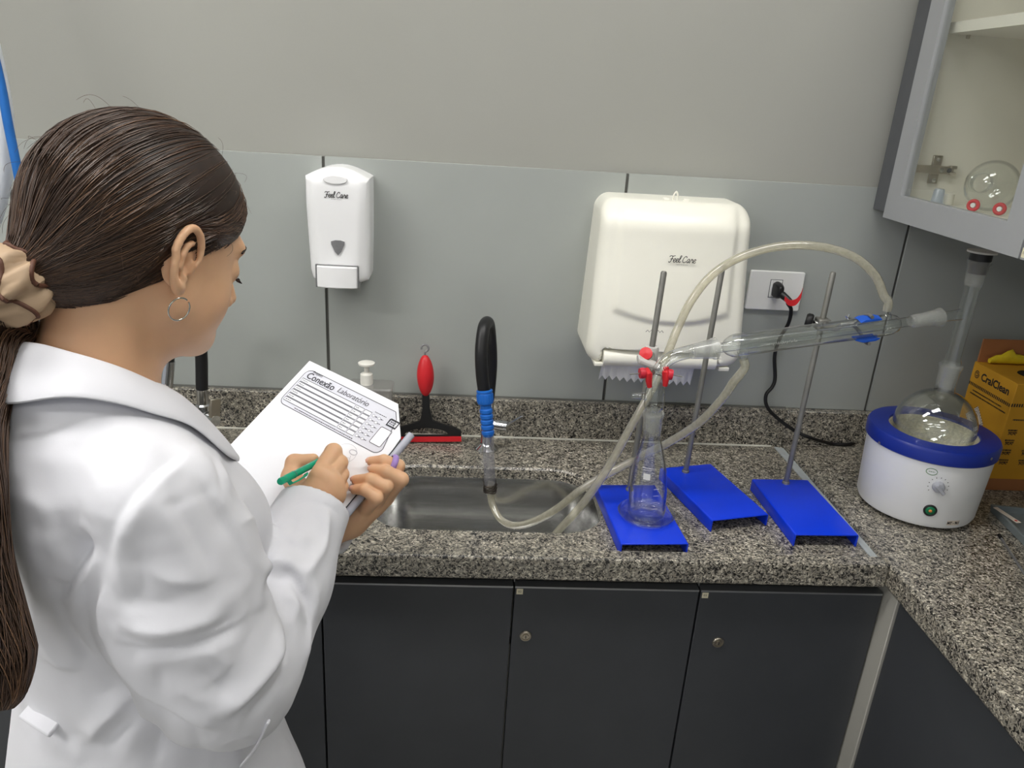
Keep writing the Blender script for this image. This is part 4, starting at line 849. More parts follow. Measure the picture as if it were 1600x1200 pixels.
q0, q1 = at(1562, 837, z=ZR + 0.003), at(1604, 902, z=ZR + 0.003); m = MB(); m.tube([q0, q1, q1 + (q1 - q0) * 0.6], 0.0022, 10); o = m.build('rod_shaft', 'alu', None, smooth=50)
gr = tag(o, 'thin metal stirring rod lying in front of the grey tray', 'rod'); o.name = 'stirring_rod'
m = MB(); m.tube([q0 - unit(q1 - q0) * 0.003, q0 + unit(q1 - q0) * 0.010], 0.0032, 10); m.build('rod_tip', 'black_plastic', gr, smooth=50)

# ------------------------------------------------------------------ things inside the wall cabinet
CZ = ZB + 0.0323
lf = thing('round_flask', 'glass flask lying on its side in the wall cabinet', 'flask', (0.99, 1.35, CZ))
o_ = at(1548, 298, x=0.935); o_[2] = CZ + 0.0455; ax_ = unit(V(0.30, 1.0, 0.0))
MB().lathe([(0.0, -0.046)] + [(0.045 * math.sin(a), -0.045 * math.cos(a)) for a in np.linspace(0.1, 2.70, 26)] + [(0.0165, 0.050), (0.0165, 0.068), (0.019, 0.070), (0.019, 0.076), (0.016, 0.077)], o_, ax_, 40).build('bulb', 'glass', lf, smooth=50)
MB().lathe([(0.0172, 0.052), (0.0172, 0.067)], o_, ax_, 30).build('ground_neck', 'frosted', lf, smooth=50)
def red_clip(p, ang, label):
    t = thing('joint_clip', label, 'clip', p, 'red joint clips in the cabinet'); d = V(math.sin(ang), -math.cos(ang), 0); d = unit(V(-0.75, -0.66, 0.1))
    u, v, w = frame(d); c = np.array(p) + V(0, 0, 0.0115)
    m = MB(); R = [[c + (u * math.cos(a) + v * math.sin(a)) * (0.0078 + 0.0033 * math.cos(b)) + w * 0.0033 * math.sin(b) for b in np.linspace(0, 2 * math.pi, 10, endpoint=False)] for a in np.linspace(0, 2 * math.pi, 25)]
    m.loft(R, False, False); m.build('ring', 'red_plastic', t, smooth=60)
    m = MB(); m.tube([c - w * 0.002, c + w * 0.004], 0.0040, 14); m.build('core', 'white_plastic', t, smooth=40)
red_clip(at(1518, 331, z=CZ), 0.3, 'red ring clip standing in front of the lying flask neck')
red_clip(at(1559, 337, z=CZ), 0.1, 'red ring clip beside the right door stile of the cabinet')
cpz = at(1463, 318, x=0.885); cp = MB().lathe([(0.0, 0.0), (0.0125, 0.0), (0.0128, 0.003), (0.0115, 0.004), (0.0095, 0.026), (0.0080, 0.029), (0.0, 0.030)], (cpz[0], cpz[1], CZ + 0.0003), seg=24).build('bottle_lid', 'cap_blue', None, smooth=40)
tag(cp, 'small translucent bluish bottle lid in the wall cabinet', 'lid')
cp = MB().lathe([(0.0, 0.0), (0.0125, 0.0), (0.0118, 0.020), (0.0100, 0.020), (0.0, 0.018)], (cpz[0] + 0.026, cpz[1] + 0.012, CZ + 0.0003), seg=24).build('small_cup', 'melamine', None, smooth=40)
tag(cp, 'small cream cup behind the bluish lid in the wall cabinet', 'cup')

# ------------------------------------------------------------------ hoses at the left edge
hb = [V(-0.86, 1.46, CEIL - 0.002), V(-0.84, 1.44, 2.3), V(-0.81, 1.41, 1.85), at(-30, 20, y=1.40), at(-14, 70, y=1.40), at(1, 130, y=1.40), at(13, 195, y=1.40), at(28, 270, y=1.40), at(38, 330, y=1.40), at(48, 420, y=1.40), at(52, 520, y=1.40), at(46, 590, y=1.41), V(-0.80, 1.42, 0.96), V(-0.84, 1.42, 0.909), V(-0.95, 1.43, 0.908)]
tag(MB().tube(smooth_path(hb, 8), 0.0075, 14).build('air_hose', 'hose_blue', None, smooth=60), 'thin blue hose hanging at the left edge', 'hose')
hw = [V(-0.96, 1.50, CEIL - 0.002), V(-0.95, 1.48, 2.2), at(-60, -40, y=1.43), at(-30, 30, y=1.43), at(-8, 110, y=1.43), at(4, 180, y=1.43), at(6, 240, y=1.43), at(-2, 300, y=1.43), at(-22, 360, y=1.43), at(-60, 400, y=1.44), at(-100, 425, y=1.47), at(-125, 440, y=1.53), at(-130, 448, y=D - 0.001)]
tag(MB().tube(smooth_path(hw, 8), 0.017, 18).build('drain_hose', 'hose_white', None, smooth=60), 'thick white hose curving behind the blue one at the left edge', 'hose')
# ------------------------------------------------------------------ worksheet, folder and pen in the person's hands
PT = V(-0.2219, 1.0689, 1.2382); PR_ = unit(V(0.8048, -0.5792, -0.1298)); PU = V(0.5457, 0.636, 0.5456); PU = unit(PU - PR_ * PU.dot(PR_)); PN = np.cross(PR_, PU)
def pp(a, b, c=0.0): return PT + PR_ * a - PU * b + PN * c          # a across, b down the page, c above it
def atp(px, py, c=0.0):
    r = ray(px, py); o = PT + PN * c; t = (o - CAM).dot(PN) / r.dot(PN); return CAM + r * t
mat('paper', srgb(236, 237, 242), 0.8, var=0.006); mat('form_tint', srgb(212, 213, 222), 0.8, var=0.01); mat('form_ink', srgb(92, 92, 100), 0.8)
mat('form_dark', srgb(60, 60, 66), 0.8); mat('pencil', srgb(190, 190, 198), 0.9); mat('folder_black', srgb(30, 30, 34), 0.4); mat('bar_grey', srgb(176, 178, 190), 0.25, var=0.03)
mat('pen_green', srgb(20, 172, 132), 0.25, var=0.06); mat('pen_dark', srgb(16, 122, 104), 0.3)
PL, PW = 0.285, 0.21
fo = thing('report_folder', 'thin black folder with a grey slide bar, held under the worksheet', 'folder', pp(0.1, 0.15, -0.004))
m = MB(); cor = [(0.004, 0.006), (0.176, 0.006), (0.2135, 0.048), (0.2135, PL), (0.004, PL)]
m.loft([[pp(*p, -0.0035) for p in cor], [pp(*p, -0.0012) for p in cor]]); m.build('cover', 'folder_black', fo)
m = MB(); bar = [(0.2155, 0.030), (0.2155, PL)]; m.loft([[pp(0.2165 + 0.0052 * math.cos(a), b, -0.0022 + 0.0048 * math.sin(a)) for a in np.linspace(0, 2 * math.pi, 14, endpoint=False)] for b in (0.030, 0.031, PL)]); m.build('slide_bar', 'bar_grey', fo, smooth=45)
ws = thing('worksheet', 'white printed worksheet with a form header and a faint pencil sketch', 'paper', pp(0.1, 0.15))
m = MB(); cor = [(0.0, 0.0), (0.09, -0.0005), (0.170, 0.0), (0.2085, 0.042), (PW, 0.06), (PW, PL), (0.0, PL)]
m.loft([[pp(*p, -0.0008) for p in cor], [pp(*p, 0.0) for p in cor]]); m.build('sheet', 'paper', ws)
FMp = lambda p: pp(p[0], p[1], 0.00025); FM2 = lambda p: pp(p[0], p[1], 0.0005)
hx = rrect(0.104, 0.0445, 0.094, 0.0325, 0.010, 5); hx = [p if not (p[0] > 0.17 and p[1] < 0.030) else (min(p[0], 0.176 + (p[1] - 0.012) * 0.9), p[1]) for p in hx]
hd_ = MB().add([FMp(p) for p in hx], [tuple(range(len(hx)))]).build('form_header', 'form_tint', ws)
ln = MB(); ribbon(ln, hx + [hx[0]], 0.0010, FM2)
wh = MB()
for k in range(6):
    b0 = 0.0285 + 0.0072 * k; q = [(0.014, b0), (0.116, b0), (0.116, b0 + 0.0058), (0.014, b0 + 0.0058)]
    wh.add([FM2(p) for p in q], [(0, 1, 2, 3)]); ribbon(ln, q + [q[0]], 0.0009, lambda p: pp(p[0], p[1], 0.0007)); dashes(ln, 0.016, 0.026, b0 + 0.003, lambda p: pp(p[0], p[1], 0.0007), 0.0012)
    for a0, a1 in ((0.118, 0.133), (0.135, 0.147)):
        q = [(a0, b0), (a1, b0), (a1, b0 + 0.0058), (a0, b0 + 0.0058)]; wh.add([FM2(p) for p in q], [(0, 1, 2, 3)]); ribbon(ln, q + [q[0]], 0.0008, lambda p: pp(p[0], p[1], 0.0007))
    dashes(ln, 0.120, 0.125, b0 + 0.003, lambda p: pp(p[0], p[1], 0.0007), 0.0012)
    for a0 in (0.152, 0.162):
        c = [(a0 + 0.0021 * math.cos(t), b0 + 0.003 + 0.0021 * math.sin(t)) for t in np.linspace(0, 2 * math.pi, 12, endpoint=False)]; wh.add([FM2(p) for p in c], [tuple(range(12))]); ribbon(ln, c + [c[0]], 0.0004, lambda p: pp(p[0], p[1], 0.0007)); dashes(ln, a0 + 0.003, a0 + 0.007, b0 + 0.003, lambda p: pp(p[0], p[1], 0.0007), 0.0014)
q = rrect(0.183, 0.0535, 0.0095, 0.0135, 0.002, 3); wh.add([FM2(p) for p in q], [tuple(range(len(q)))]); ribbon(ln, q + [q[0]], 0.0009, lambda p: pp(p[0], p[1], 0.0007))
dashes(ln, 0.150, 0.170, 0.0255, lambda p: pp(p[0], p[1], 0.0007), 0.0010); dashes(ln, 0.040, 0.150, 0.0742, lambda p: pp(p[0], p[1], 0.0007), 0.0014)
wh.build('form_fields', 'paper', hd_); ln.build('form_lines', 'form_ink', hd_)
dk = MB(); tm = lambda cx, cy: (lambda p: pp(cx + p[0], cy - p[1], 0.0008))
dk.add(*text_mesh('Conexão', 0.0145, tm(0.043, 0.0215), thick=0.00018)); dk.add(*text_mesh('Projeto', 0.0062, tm(0.030, 0.0135))); dk.build('title', 'form_dark', hd_)
lt = MB().add(*text_mesh('Laboratório', 0.0120, tm(0.105, 0.0205), shear=0.15)); lt.build('title', 'form_ink', hd_)
sq_ = [(0.1775, 0.0245), (0.1925, 0.0245), (0.1925, 0.0345), (0.1775, 0.0345)]
bb = MB(); ribbon(bb, sq_ + [sq_[0]], 0.0026, lambda p: pp(p[0], p[1], 0.0007)); dashes(bb, 0.180, 0.190, 0.0280, lambda p: pp(p[0], p[1], 0.0007), 0.0016); dashes(bb, 0.180, 0.190, 0.0310, lambda p: pp(p[0], p[1], 0.0007), 0.0012); bb.build('stamp_box', 'form_dark', hd_)
sk = MB(); S = lambda px, py: (lambda v: ((v - PT).dot(PR_), -(v - PT).dot(PU)))(atp(px, py))
c0_ = S(540, 708); e1 = [(c0_[0] + 0.016 * math.cos(t), c0_[1] + 0.014 * math.sin(t)) for t in np.linspace(-2.6, 1.2, 18)]; ribbon(sk, e1, 0.0005, FMp)
c1_ = S(552, 707); e2 = [(c1_[0] + 0.006 * math.cos(t), c1_[1] + 0.0035 * math.sin(t)) for t in np.linspace(0, 6.4, 18)]; ribbon(sk, e2, 0.0012, FMp)
ribbon(sk, [S(548, 712), S(545, 722), S(540, 735)], 0.0006, FMp); ribbon(sk, [S(537, 714), S(546, 716)], 0.0006, FMp); sk.build('pencil_sketch', 'pencil', ws)
PTIP = atp(531, 704, 0.0008)
def _pen_tail():
    for c in np.linspace(0.16, 0.0, 321):
        q = atp(437, 753, c)
        if np.linalg.norm(q - PTIP) <= 0.142: best = q; return q
    return atp(437, 753, 0.06)
PTAIL = _pen_tail(); PAX = unit(PTAIL - PTIP); PLEN = np.linalg.norm(PTAIL - PTIP)
pn = thing('pen', 'green translucent pen with a pocket clip, held for writing', 'pen', PTIP)
MB().lathe([(0.0003, 0.0), (0.0006, 0.003), (0.0022, 0.010), (0.0040, 0.020), (0.0042, 0.03), (0.0042, PLEN - 0.030), (0.0044, PLEN - 0.029), (0.0044, PLEN - 0.012), (0.0036, PLEN - 0.010)], PTIP, PAX, 20).build('barrel', 'pen_green', pn, smooth=40)
MB().lathe([(0.0036, PLEN - 0.012), (0.0042, PLEN - 0.0105), (0.0044, PLEN - 0.002), (0.0036, PLEN), (0, PLEN)], PTIP, PAX, 20).build('push_button', 'pen_green', pn, smooth=40)
u_, v_, w_ = frame(PAX, CAM - PTIP); side = unit(np.cross(PAX, CAM - PTAIL)); side = side if side[2] < 0 else -side
m = MB(); o_ = lambda t, s: PTIP + PAX * (PLEN - t) + side * s
rows = [[o_(t, s) + np.cross(PAX, side) * k for k in (-0.0032, 0.0032)] + [o_(t, s + 0.0018) + np.cross(PAX, side) * k for k in (0.0032, -0.0032)] for t, s in ((0.016, 0.0042), (0.017, 0.0072), (0.030, 0.0078), (0.048, 0.0068), (0.052, 0.0050))]
m.loft(rows); m.build('pocket_clip', 'pen_green', pn, bevel=0.0006)
MB().lathe([(0.00445, PLEN - 0.0305), (0.00460, PLEN - 0.0300), (0.00460, PLEN - 0.0285), (0.00445, PLEN - 0.0280)], PTIP, PAX, 20).build('collar_ring', 'pen_dark', pn, smooth=40)
# ------------------------------------------------------------------ implicit surface toolkit
def smin(a, b, k):
    h = np.clip(0.5 + 0.5 * (b - a) / k, 0, 1); return b + (a - b) * h - k * h * (1 - h)
def smax(a, b, k): return -smin(-a, -b, k)
def ell(p, c, r):
    q = p - np.array(c, float); r = np.array(r, float); k0 = np.linalg.norm(q / r, axis=1); k1 = np.linalg.norm(q / (r * r), axis=1) + 1e-9
    return k0 * (k0 - 1.0) / k1
def cap(p, a, b, ra, rb):
    a, b = np.array(a, float), np.array(b, float); ab = b - a; t = np.clip((p - a) @ ab / (ab @ ab + 1e-12), 0, 1)
    return np.linalg.norm(p - a - t[:, None] * ab, axis=1) - (ra + (rb - ra) * t)
def chain(p, pts, rs, k=0.0):
    d = None
    for i in range(len(pts) - 1):
        e = cap(p, pts[i], pts[i + 1], rs[i], rs[i + 1]); d = e if d is None else (smin(d, e, k) if k else np.minimum(d, e))
    return d
def surfnet(fn, lo, hi, h, slack=1.35):
    """naive surface nets with a coarse pass that skips empty space"""
    lo = np.array(lo, float); S = 4; nb = np.ceil((np.array(hi, float) - lo) / (h * S)).astype(int); n = nb * S
    g = [lo[i] + (np.arange(nb[i]) * S + (S - 1) / 2) * h for i in range(3)]
    Cc = np.stack(np.meshgrid(*g, indexing='ij'), -1).reshape(-1, 3); dc = np.concatenate([fn(Cc[i:i + 200000]) for i in range(0, len(Cc), 200000)]).reshape(nb)
    F = np.repeat(np.repeat(np.repeat(dc, S, 0), S, 1), S, 2).astype(np.float32)
    act = np.argwhere(np.abs(dc) < h * S * slack)
    off = np.stack(np.meshgrid(*[np.arange(S)] * 3, indexing='ij'), -1).reshape(-1, 3)
    for i in range(0, len(act), 6000):
        I = (act[i:i + 6000, None, :] * S + off[None]).reshape(-1, 3); F[I[:, 0], I[:, 1], I[:, 2]] = fn(lo + I * h)
    s = F < 0
    cnt = np.zeros(n - 1, np.uint8)
    for a in (0, 1):
        for b in (0, 1):
            for c in (0, 1): cnt += s[a:n[0] - 1 + a, b:n[1] - 1 + b, c:n[2] - 1 + c]
    cells = np.argwhere((cnt > 0) & (cnt < 8)); idx = -np.ones(n - 1, np.int64); idx[cells[:, 0], cells[:, 1], cells[:, 2]] = np.arange(len(cells))
    acc = np.zeros((len(cells), 3)); num = np.zeros(len(cells))
    cor = [(a, b, c) for a in (0, 1) for b in (0, 1) for c in (0, 1)]
    val = {q: F[cells[:, 0] + q[0], cells[:, 1] + q[1], cells[:, 2] + q[2]] for q in cor}
    for q in cor:
        for ax in range(3):
            if q[ax]: continue
            e = list(q); e[ax] = 1; e = tuple(e); v0, v1 = val[q], val[e]; m = (v0 < 0) != (v1 < 0)
            t = v0[m] / (v0[m] - v1[m]); P = np.tile(np.array(q, float), (m.sum(), 1)); P[:, ax] += t; acc[m] += P; num[m] += 1
    verts = lo + (cells + acc / num[:, None]) * h; faces = []
    for ax in range(3):
        b, c = (ax + 1) % 3, (ax + 2) % 3; sl0 = [slice(None)] * 3; sl1 = [slice(None)] * 3; sl0[ax] = slice(0, -1); sl1[ax] = slice(1, None)
        E = np.argwhere(s[tuple(sl0)] != s[tuple(sl1)]); E = E[(E[:, b] > 0) & (E[:, c] > 0) & (E[:, b] < n[b] - 1) & (E[:, c] < n[c] - 1) & (E[:, ax] < n[ax] - 1)]
        inside = s[E[:, 0], E[:, 1], E[:, 2]]
        def cid(db, dc_):
            K = E.copy(); K[:, b] += db; K[:, c] += dc_; return idx[K[:, 0], K[:, 1], K[:, 2]]
        q = np.stack([cid(-1, -1), cid(0, -1), cid(0, 0), cid(-1, 0)], 1); q[~inside] = q[~inside][:, ::-1]; faces.append(q[(q >= 0).all(1)])
    return verts, np.concatenate(faces)
def vnormals(v, f):
    nrm = np.zeros_like(v); a, b, c, d = (v[f[:, i]] for i in range(4)); fn_ = np.cross(c - a, d - b)
    for i in range(4): np.add.at(nrm, f[:, i], fn_)
    return nrm / (np.linalg.norm(nrm, axis=1)[:, None] + 1e-12)
def relax(v, f, it=2, lam=0.5):
    e = np.concatenate([f[:, [0, 1]], f[:, [1, 2]], f[:, [2, 3]], f[:, [3, 0]]]); e = np.concatenate([e, e[:, ::-1]])
    deg = np.bincount(e[:, 0], minlength=len(v))[:, None] + 1e-9
    for _ in range(it):
        s_ = np.stack([np.bincount(e[:, 0], v[e[:, 1], i], minlength=len(v)) for i in range(3)], 1); v = v + lam * (s_ / deg - v)
    return v
def np_mesh(name, v, f, m, parent, smooth=180):
    me = bpy.data.meshes.new(name); f = np.asarray(f); me.vertices.add(len(v)); me.vertices.foreach_set('co', np.asarray(v, np.float32).ravel())
    k = f.shape[1]; me.loops.add(f.size); me.loops.foreach_set('vertex_index', f.astype(np.int32).ravel()); me.polygons.add(len(f)); me.polygons.foreach_set('loop_start', (np.arange(len(f)) * k).astype(np.int32))
    me.update(calc_edges=True); me.validate(); o = link(name, me, m, parent); me.shade_smooth(); return o
def seg_dist(p, path):
    d = np.full(len(p), 9.0)
    for i in range(len(path) - 1): d = np.minimum(d, cap(p, path[i], path[i + 1], 0, 0))
    return d
def march(px, py, fn, t0=0.4, t1=1.4):
    r = ray(px, py); r = r / np.linalg.norm(r); t = t0
    for _ in range(200):
        d = float(fn((CAM + r * t)[None])[0])
        if d < 0.0004: return CAM + r * t
        t += max(d * 0.7, 0.0004)
        if t > t1: break
    return None

# ------------------------------------------------------------------ the person: frames and joints
BF = unit(V(math.cos(math.radians(47)), math.sin(math.radians(47)), 0)); BRt = V(BF[1], -BF[0], 0)      # body forward, body right
BO = V(-0.358, 0.712, 0.0)
def bl(p): q = p - BO; return np.stack([q @ BRt, q @ BF, q[:, 2]], 1)
def bw(x, y, z): return BO + BRt * x + BF * y + V(0, 0, z)
_az, _pt = math.radians(56), math.radians(20)
HF = V(math.cos(_az) * math.cos(_pt), math.sin(_az) * math.cos(_pt), -math.sin(_pt)); HU = V(math.cos(_az) * math.sin(_pt), math.sin(_az) * math.sin(_pt), math.cos(_pt)); HRt = np.cross(HF, HU)
HO = V(-0.322, 0.779, 1.452); HM = np.array([HRt, HF, HU])
def hl(p): return (p - HO) @ HM.T
def hw_(q): return HO + np.asarray(q, float) @ HM
SR, ER, WR = atd(262, 792, 0.765), atd(360, 1083, 0.872), atp(494, 784, 0.034)
SL, EL, WL = bw(-0.130, 0.0, 1.250), V(-0.36, 0.95, 1.045), atp(546, 812, -0.045)
mat('skin', srgb(226, 180, 142), 0.48, var=0.05, scale=25, sss=0.12, bump=0.04, bscale=900)
mat('coat_white', srgb(224, 224, 230), 0.78, var=0.008, scale=40, sheen=0.2, bump=0.06, bscale=1500)
def coat_mat():
    m = MATS['coat_white']; nt = m.node_tree; b = nt.nodes['Principled BSDF']; L = nt.links.new
    tc = nt.nodes.new('ShaderNodeTexCoord'); n1 = nt.nodes.new('ShaderNodeTexNoise'); n1.inputs['Scale'].default_value = 15; n1.inputs['Detail'].default_value = 2.5; L(tc.outputs['Object'], n1.inputs['Vector'])
    bp = nt.nodes.new('ShaderNodeBump'); bp.inputs['Strength'].default_value = 0.35; bp.inputs['Distance'].default_value = 0.010; L(n1.outputs['Fac'], bp.inputs['Height'])
    old = b.inputs['Normal'].links[0].from_node; L(bp.outputs[0], old.inputs['Normal'])
coat_mat()
mat('trouser', srgb(50, 54, 66), 0.8, var=0.06); mat('shoe', srgb(40, 40, 42), 0.5)
mat('hair_base', srgb(44, 31, 24), 0.55, var=0.25, scale=60)
mat('brow', srgb(34, 24, 20), 0.7); mat('silver', srgb(210, 210, 205), 0.2, metal=1.0); mat('scrunchie', srgb(178, 152, 124), 0.6, var=0.06, scale=18); mat('scrunchie_edge', srgb(92, 58, 42), 0.6)
mat('ring_purple', srgb(168, 138, 206), 0.35); mat('nail', srgb(226, 182, 162), 0.3); mat('lip', srgb(170, 100, 90), 0.45)

# ------------------------------------------------------------------ head and neck
def f_head(p):
    q = hl(p); x = np.abs(q[:, 0]); s = np.stack([x, q[:, 1], q[:, 2]], 1)
    d = ell(s, (0, -0.008, 0.034), (0.0745, 0.097, 0.090))
    d = smin(d, ell(s, (0, 0.032, -0.030), (0.060, 0.062, 0.074)), 0.030)
    d = smin(d, cap(s, (0.050, 0.004, -0.045), (0.016, 0.070, -0.080), 0.016, 0.013), 0.030)
    d = smin(d, ell(s, (0, 0.077, -0.079), (0.019, 0.014, 0.014)), 0.020)
    d = smin(d, ell(s, (0.038, 0.052, -0.034), (0.022, 0.020, 0.024)), 0.022)
    d = smin(d, ell(s, (0.022, 0.082, 0.024), (0.022, 0.011, 0.009)), 0.020)
    d = smax(d, -ell(s, (0.032, 0.106, 0.002), (0.017, 0.017, 0.013)), 0.018)
    d = smin(d, ell(s, (0.032, 0.076, -0.001), (0.0165, 0.0135, 0.0130)), 0.007)
    d = smin(d, cap(s, (0, 0.090, 0.016), (0, 0.116, -0.030), 0.0065, 0.0085), 0.014)
    d = smin(d, ell(s, (0.0095, 0.102, -0.035), (0.0085, 0.011, 0.007)), 0.007)
    d = smin(d, ell(s, (0, 0.094, -0.054), (0.021, 0.0085, 0.0060)), 0.007)
    d = smin(d, ell(s, (0, 0.091, -0.064), (0.018, 0.0090, 0.0065)), 0.007)
    # ear
    c0, tl = np.array([0.0725, -0.010, -0.002]), -0.06
    def e2(v, u, o=0.0): return c0 + np.array([0.006 + o, v * math.cos(tl) - u * math.sin(tl), u * math.cos(tl) + v * math.sin(tl)])
    oa = np.radians(np.linspace(-8, 262, 22)); outer = [e2(-0.003 + 0.0172 * math.cos(a) * (0.86 if math.sin(a) < 0 else 1.0), 0.003 + 0.0285 * math.sin(a), 0.0095 * (0.5 - 0.5 * math.cos(a)) + (0.001 if a < 1 else 0)) for a in oa]
    de = chain(s, outer, list(np.interp(np.arange(22), [0, 3, 10, 18, 21], [0.0022, 0.0032, 0.0036, 0.0036, 0.0046])), 0.002)
    de = smin(de, ell(s, e2(-0.0005, -0.0255, 0.002), (0.0042, 0.0068, 0.0080)), 0.006)
    anti = [e2(0.002, 0.018, .001), e2(-0.005, 0.014, .004), e2(-0.0090, 0.004, .0055), e2(-0.0085, -0.006, .005), e2(-0.003, -0.0145, .003), e2(0.005, -0.016, 0.0)]
    de = smin(de, chain(s, anti, [0.0026, 0.0030, 0.0032, 0.0032, 0.0030, 0.0026], 0.002), 0.004)
    de = smin(de, ell(s, e2(0.0105, -0.005, -0.002), (0.0036, 0.0034, 0.0056)), 0.004)
    de = smin(de, ell(s, e2(-0.003, 0.001, -0.0075), (0.0060, 0.0165, 0.0275)), 0.005)
    de = smax(de, -ell(s, e2(0.003, -0.003, 0.003), (0.0090, 0.0055, 0.0085)), 0.004)
    return smin(d, de, 0.006)
NB = bw(0.0, -0.012, 1.285)
def f_neck(p):
    a, b = hw_((0, -0.030, -0.050)), NB
    d = cap(p, a, b, 0.048, 0.054); d = smin(d, cap(p, hw_((0, 0.010, -0.070)), bw(0, 0.016, 1.285), 0.018, 0.028), 0.040)
    d = smin(d, chain(p, [bw(-0.11, -0.01, 1.275), bw(0, -0.02, 1.290), bw(0.11, -0.01, 1.275)], [0.030, 0.055, 0.030]), 0.05)
    return d
def f_skin_top(p): return smin(f_head(p), f_neck(p), 0.028)
# ------------------------------------------------------------------ hands
def hand_field(W, palm, fingers, thumb, up):
    """palm: list of (a, b, ra, rb) capsules; fingers: chains of (points, radii)"""
    def fn(p):
        d = None
        for a, b, ra, rb in palm:
            e = cap(p, a, b, ra, rb); d = e if d is None else smin(d, e, 0.012)
        for pts, rs in fingers:
            e = chain(p, pts, rs, 0.003); d = smin(d, e, 0.0022)
        pts, rs = thumb; d = smin(d, chain(p, pts, rs, 0.005), 0.008)
        return d
    return fn
R_I = [atp(499, 741, .058), atp(521, 706, .048), atp(521, 704, .022), atp(519, 709, .009)]
R_M = [atp(513, 748, .054), atp(531, 723, .040), atp(528, 720, .016), atp(520, 722, .008)]
R_R = [atp(522, 760, .046), atp(533, 741, .031), atp(529, 741, .013), atp(521, 744, .008)]
R_P = [atp(526, 774, .035), atp(533, 760, .022), atp(530, 757, .011), atp(523, 760, .008)]
R_T = [atp(472, 774, .030), atp(455, 745, .032), atp(460, 723, .034), atp(489, 718, .034)]
def pen_gap(p):
    d = None
    for k in range(4):
        o = unit(CAM - PTIP) * 0.0055 * k; e = cap(p, PTIP + PAX * 0.052 + o, PTAIL + PAX * 0.02 + o, 0.0052, 0.0060); d = e if d is None else np.minimum(d, e)
    return d
fR0 = hand_field(WR, [(WR - unit(atp(512, 742, .05) - WR) * 0.05, WR, 0.024, 0.0235), (WR, R_I[0], 0.0215, 0.0120), (WR, R_M[0], 0.0200, 0.0120), (WR, R_R[0], 0.0190, 0.0115), (WR, R_P[0], 0.0185, 0.0105), (R_T[0], R_I[0] * 0.5 + WR * 0.5 - PN * 0.008, 0.014, 0.013)],
    [(R_I, [0.0120, 0.0106, 0.0088, 0.0070]), (R_M, [0.0112, 0.0098, 0.0086, 0.0072]), (R_R, [0.0105, 0.0094, 0.0082, 0.0070]), (R_P, [0.0098, 0.0086, 0.0074, 0.0064])], (R_T, [0.0165, 0.0118, 0.0104, 0.0076]), PN)
def fR(p): return smax(fR0(p), -pen_gap(p), 0.003)
L_I = [atp(613, 762, -.036), atp(622, 728, .001), atp(600, 720, .0125), atp(581, 721, .0075)]
L_M = [atp(600, 778, -.038), atp(627, 749, -.001), atp(604, 737, .0130), atp(584, 734, .0075)]
L_R = [atp(583, 792, -.037), atp(603, 760, .003), atp(578, 749, .0140), atp(557, 750, .0075)]
L_P = [atp(566, 800, -.033), atp(588, 778, .003), atp(570, 765, .0125), atp(555, 765, .0070)]
L_T = [atp(556, 806, -.050), atp(585, 775, -.052), atp(598, 745, -.038), atp(602, 720, -.020)]
fL = hand_field(WL, [(WL - unit(L_R[0] - WL) * 0.05, WL, 0.023, 0.0215), (WL, L_I[0], 0.0180, 0.0110), (WL, L_M[0], 0.0180, 0.0110), (WL, L_R[0], 0.0175, 0.0105), (WL, L_P[0], 0.0170, 0.0100)],
    [(L_I, [0.0102, 0.0086, 0.0078, 0.0066]), (L_M, [0.0105, 0.0092, 0.0082, 0.0068]), (L_R, [0.0100, 0.0090, 0.0080, 0.0067]), (L_P, [0.0094, 0.0084, 0.0074, 0.0062])], (L_T, [0.0140, 0.0110, 0.0100, 0.0080]), PN)
def f_inner(p):
    q = bl(p); d = None
    z = q[:, 2]; rx = np.interp(z, [0.80, 0.95, 1.05, 1.20, 1.27, 1.31], [0.150, 0.130, 0.115, 0.135, 0.120, 0.05]); ry = np.interp(z, [0.80, 0.95, 1.05, 1.20, 1.27, 1.31], [0.100, 0.085, 0.080, 0.085, 0.070, 0.045])
    d = (np.sqrt((q[:, 0] / rx) ** 2 + (q[:, 1] / ry) ** 2) - 1) * np.minimum(rx, ry); d = np.maximum(d, np.maximum(0.80 - z, z - 1.31))
    for S_, E_, W_ in ((SR, ER, WR), (SL, EL, WL)): d = smin(d, chain(p, [S_, E_, W_], [0.045, 0.036, 0.024]), 0.02)
    for sx in (-1, 1): d = smin(d, chain(p, [bw(0.085 * sx, 0, 0.84), bw(0.085 * sx, 0.01, 0.48), bw(0.085 * sx, -0.01, 0.10)], [0.070, 0.045, 0.032]), 0.03)
    return d
person = thing('person', 'person in a white lab coat with brown ponytail, writing on the worksheet', 'person', (BO[0], BO[1], 0))
VS, FS, off_ = [], [], 0
lo = np.minimum(HO - 0.17, NB - 0.13); hi = np.maximum(HO + 0.17, NB + 0.13); lo[2] = 1.255
for fn_, lo_, hi_, h_, it_ in ((f_skin_top, lo, hi, 0.0018, 1), (fR, np.min([WR, *R_I, *R_M, *R_R, *R_P, *R_T], 0) - 0.055, np.max([WR, *R_I, *R_M, *R_R, *R_P, *R_T], 0) + 0.03, 0.0011, 2),
        (fL, np.min([WL, *L_I, *L_M, *L_R, *L_P, *L_T], 0) - 0.055, np.max([WL, *L_I, *L_M, *L_R, *L_P, *L_T], 0) + 0.03, 0.0011, 2), (f_inner, bw(0, 0, 0.05) - V(0.35, 0.35, 0), bw(0, 0, 1.33) + V(0.35, 0.35, 0), 0.009, 1)):
    v, f = surfnet(fn_, lo_, hi_, h_); v = relax(v, f, it_); VS.append(v); FS.append(f + off_); off_ += len(v)
np_mesh('body', np.concatenate(VS), np.concatenate(FS), 'skin', person)

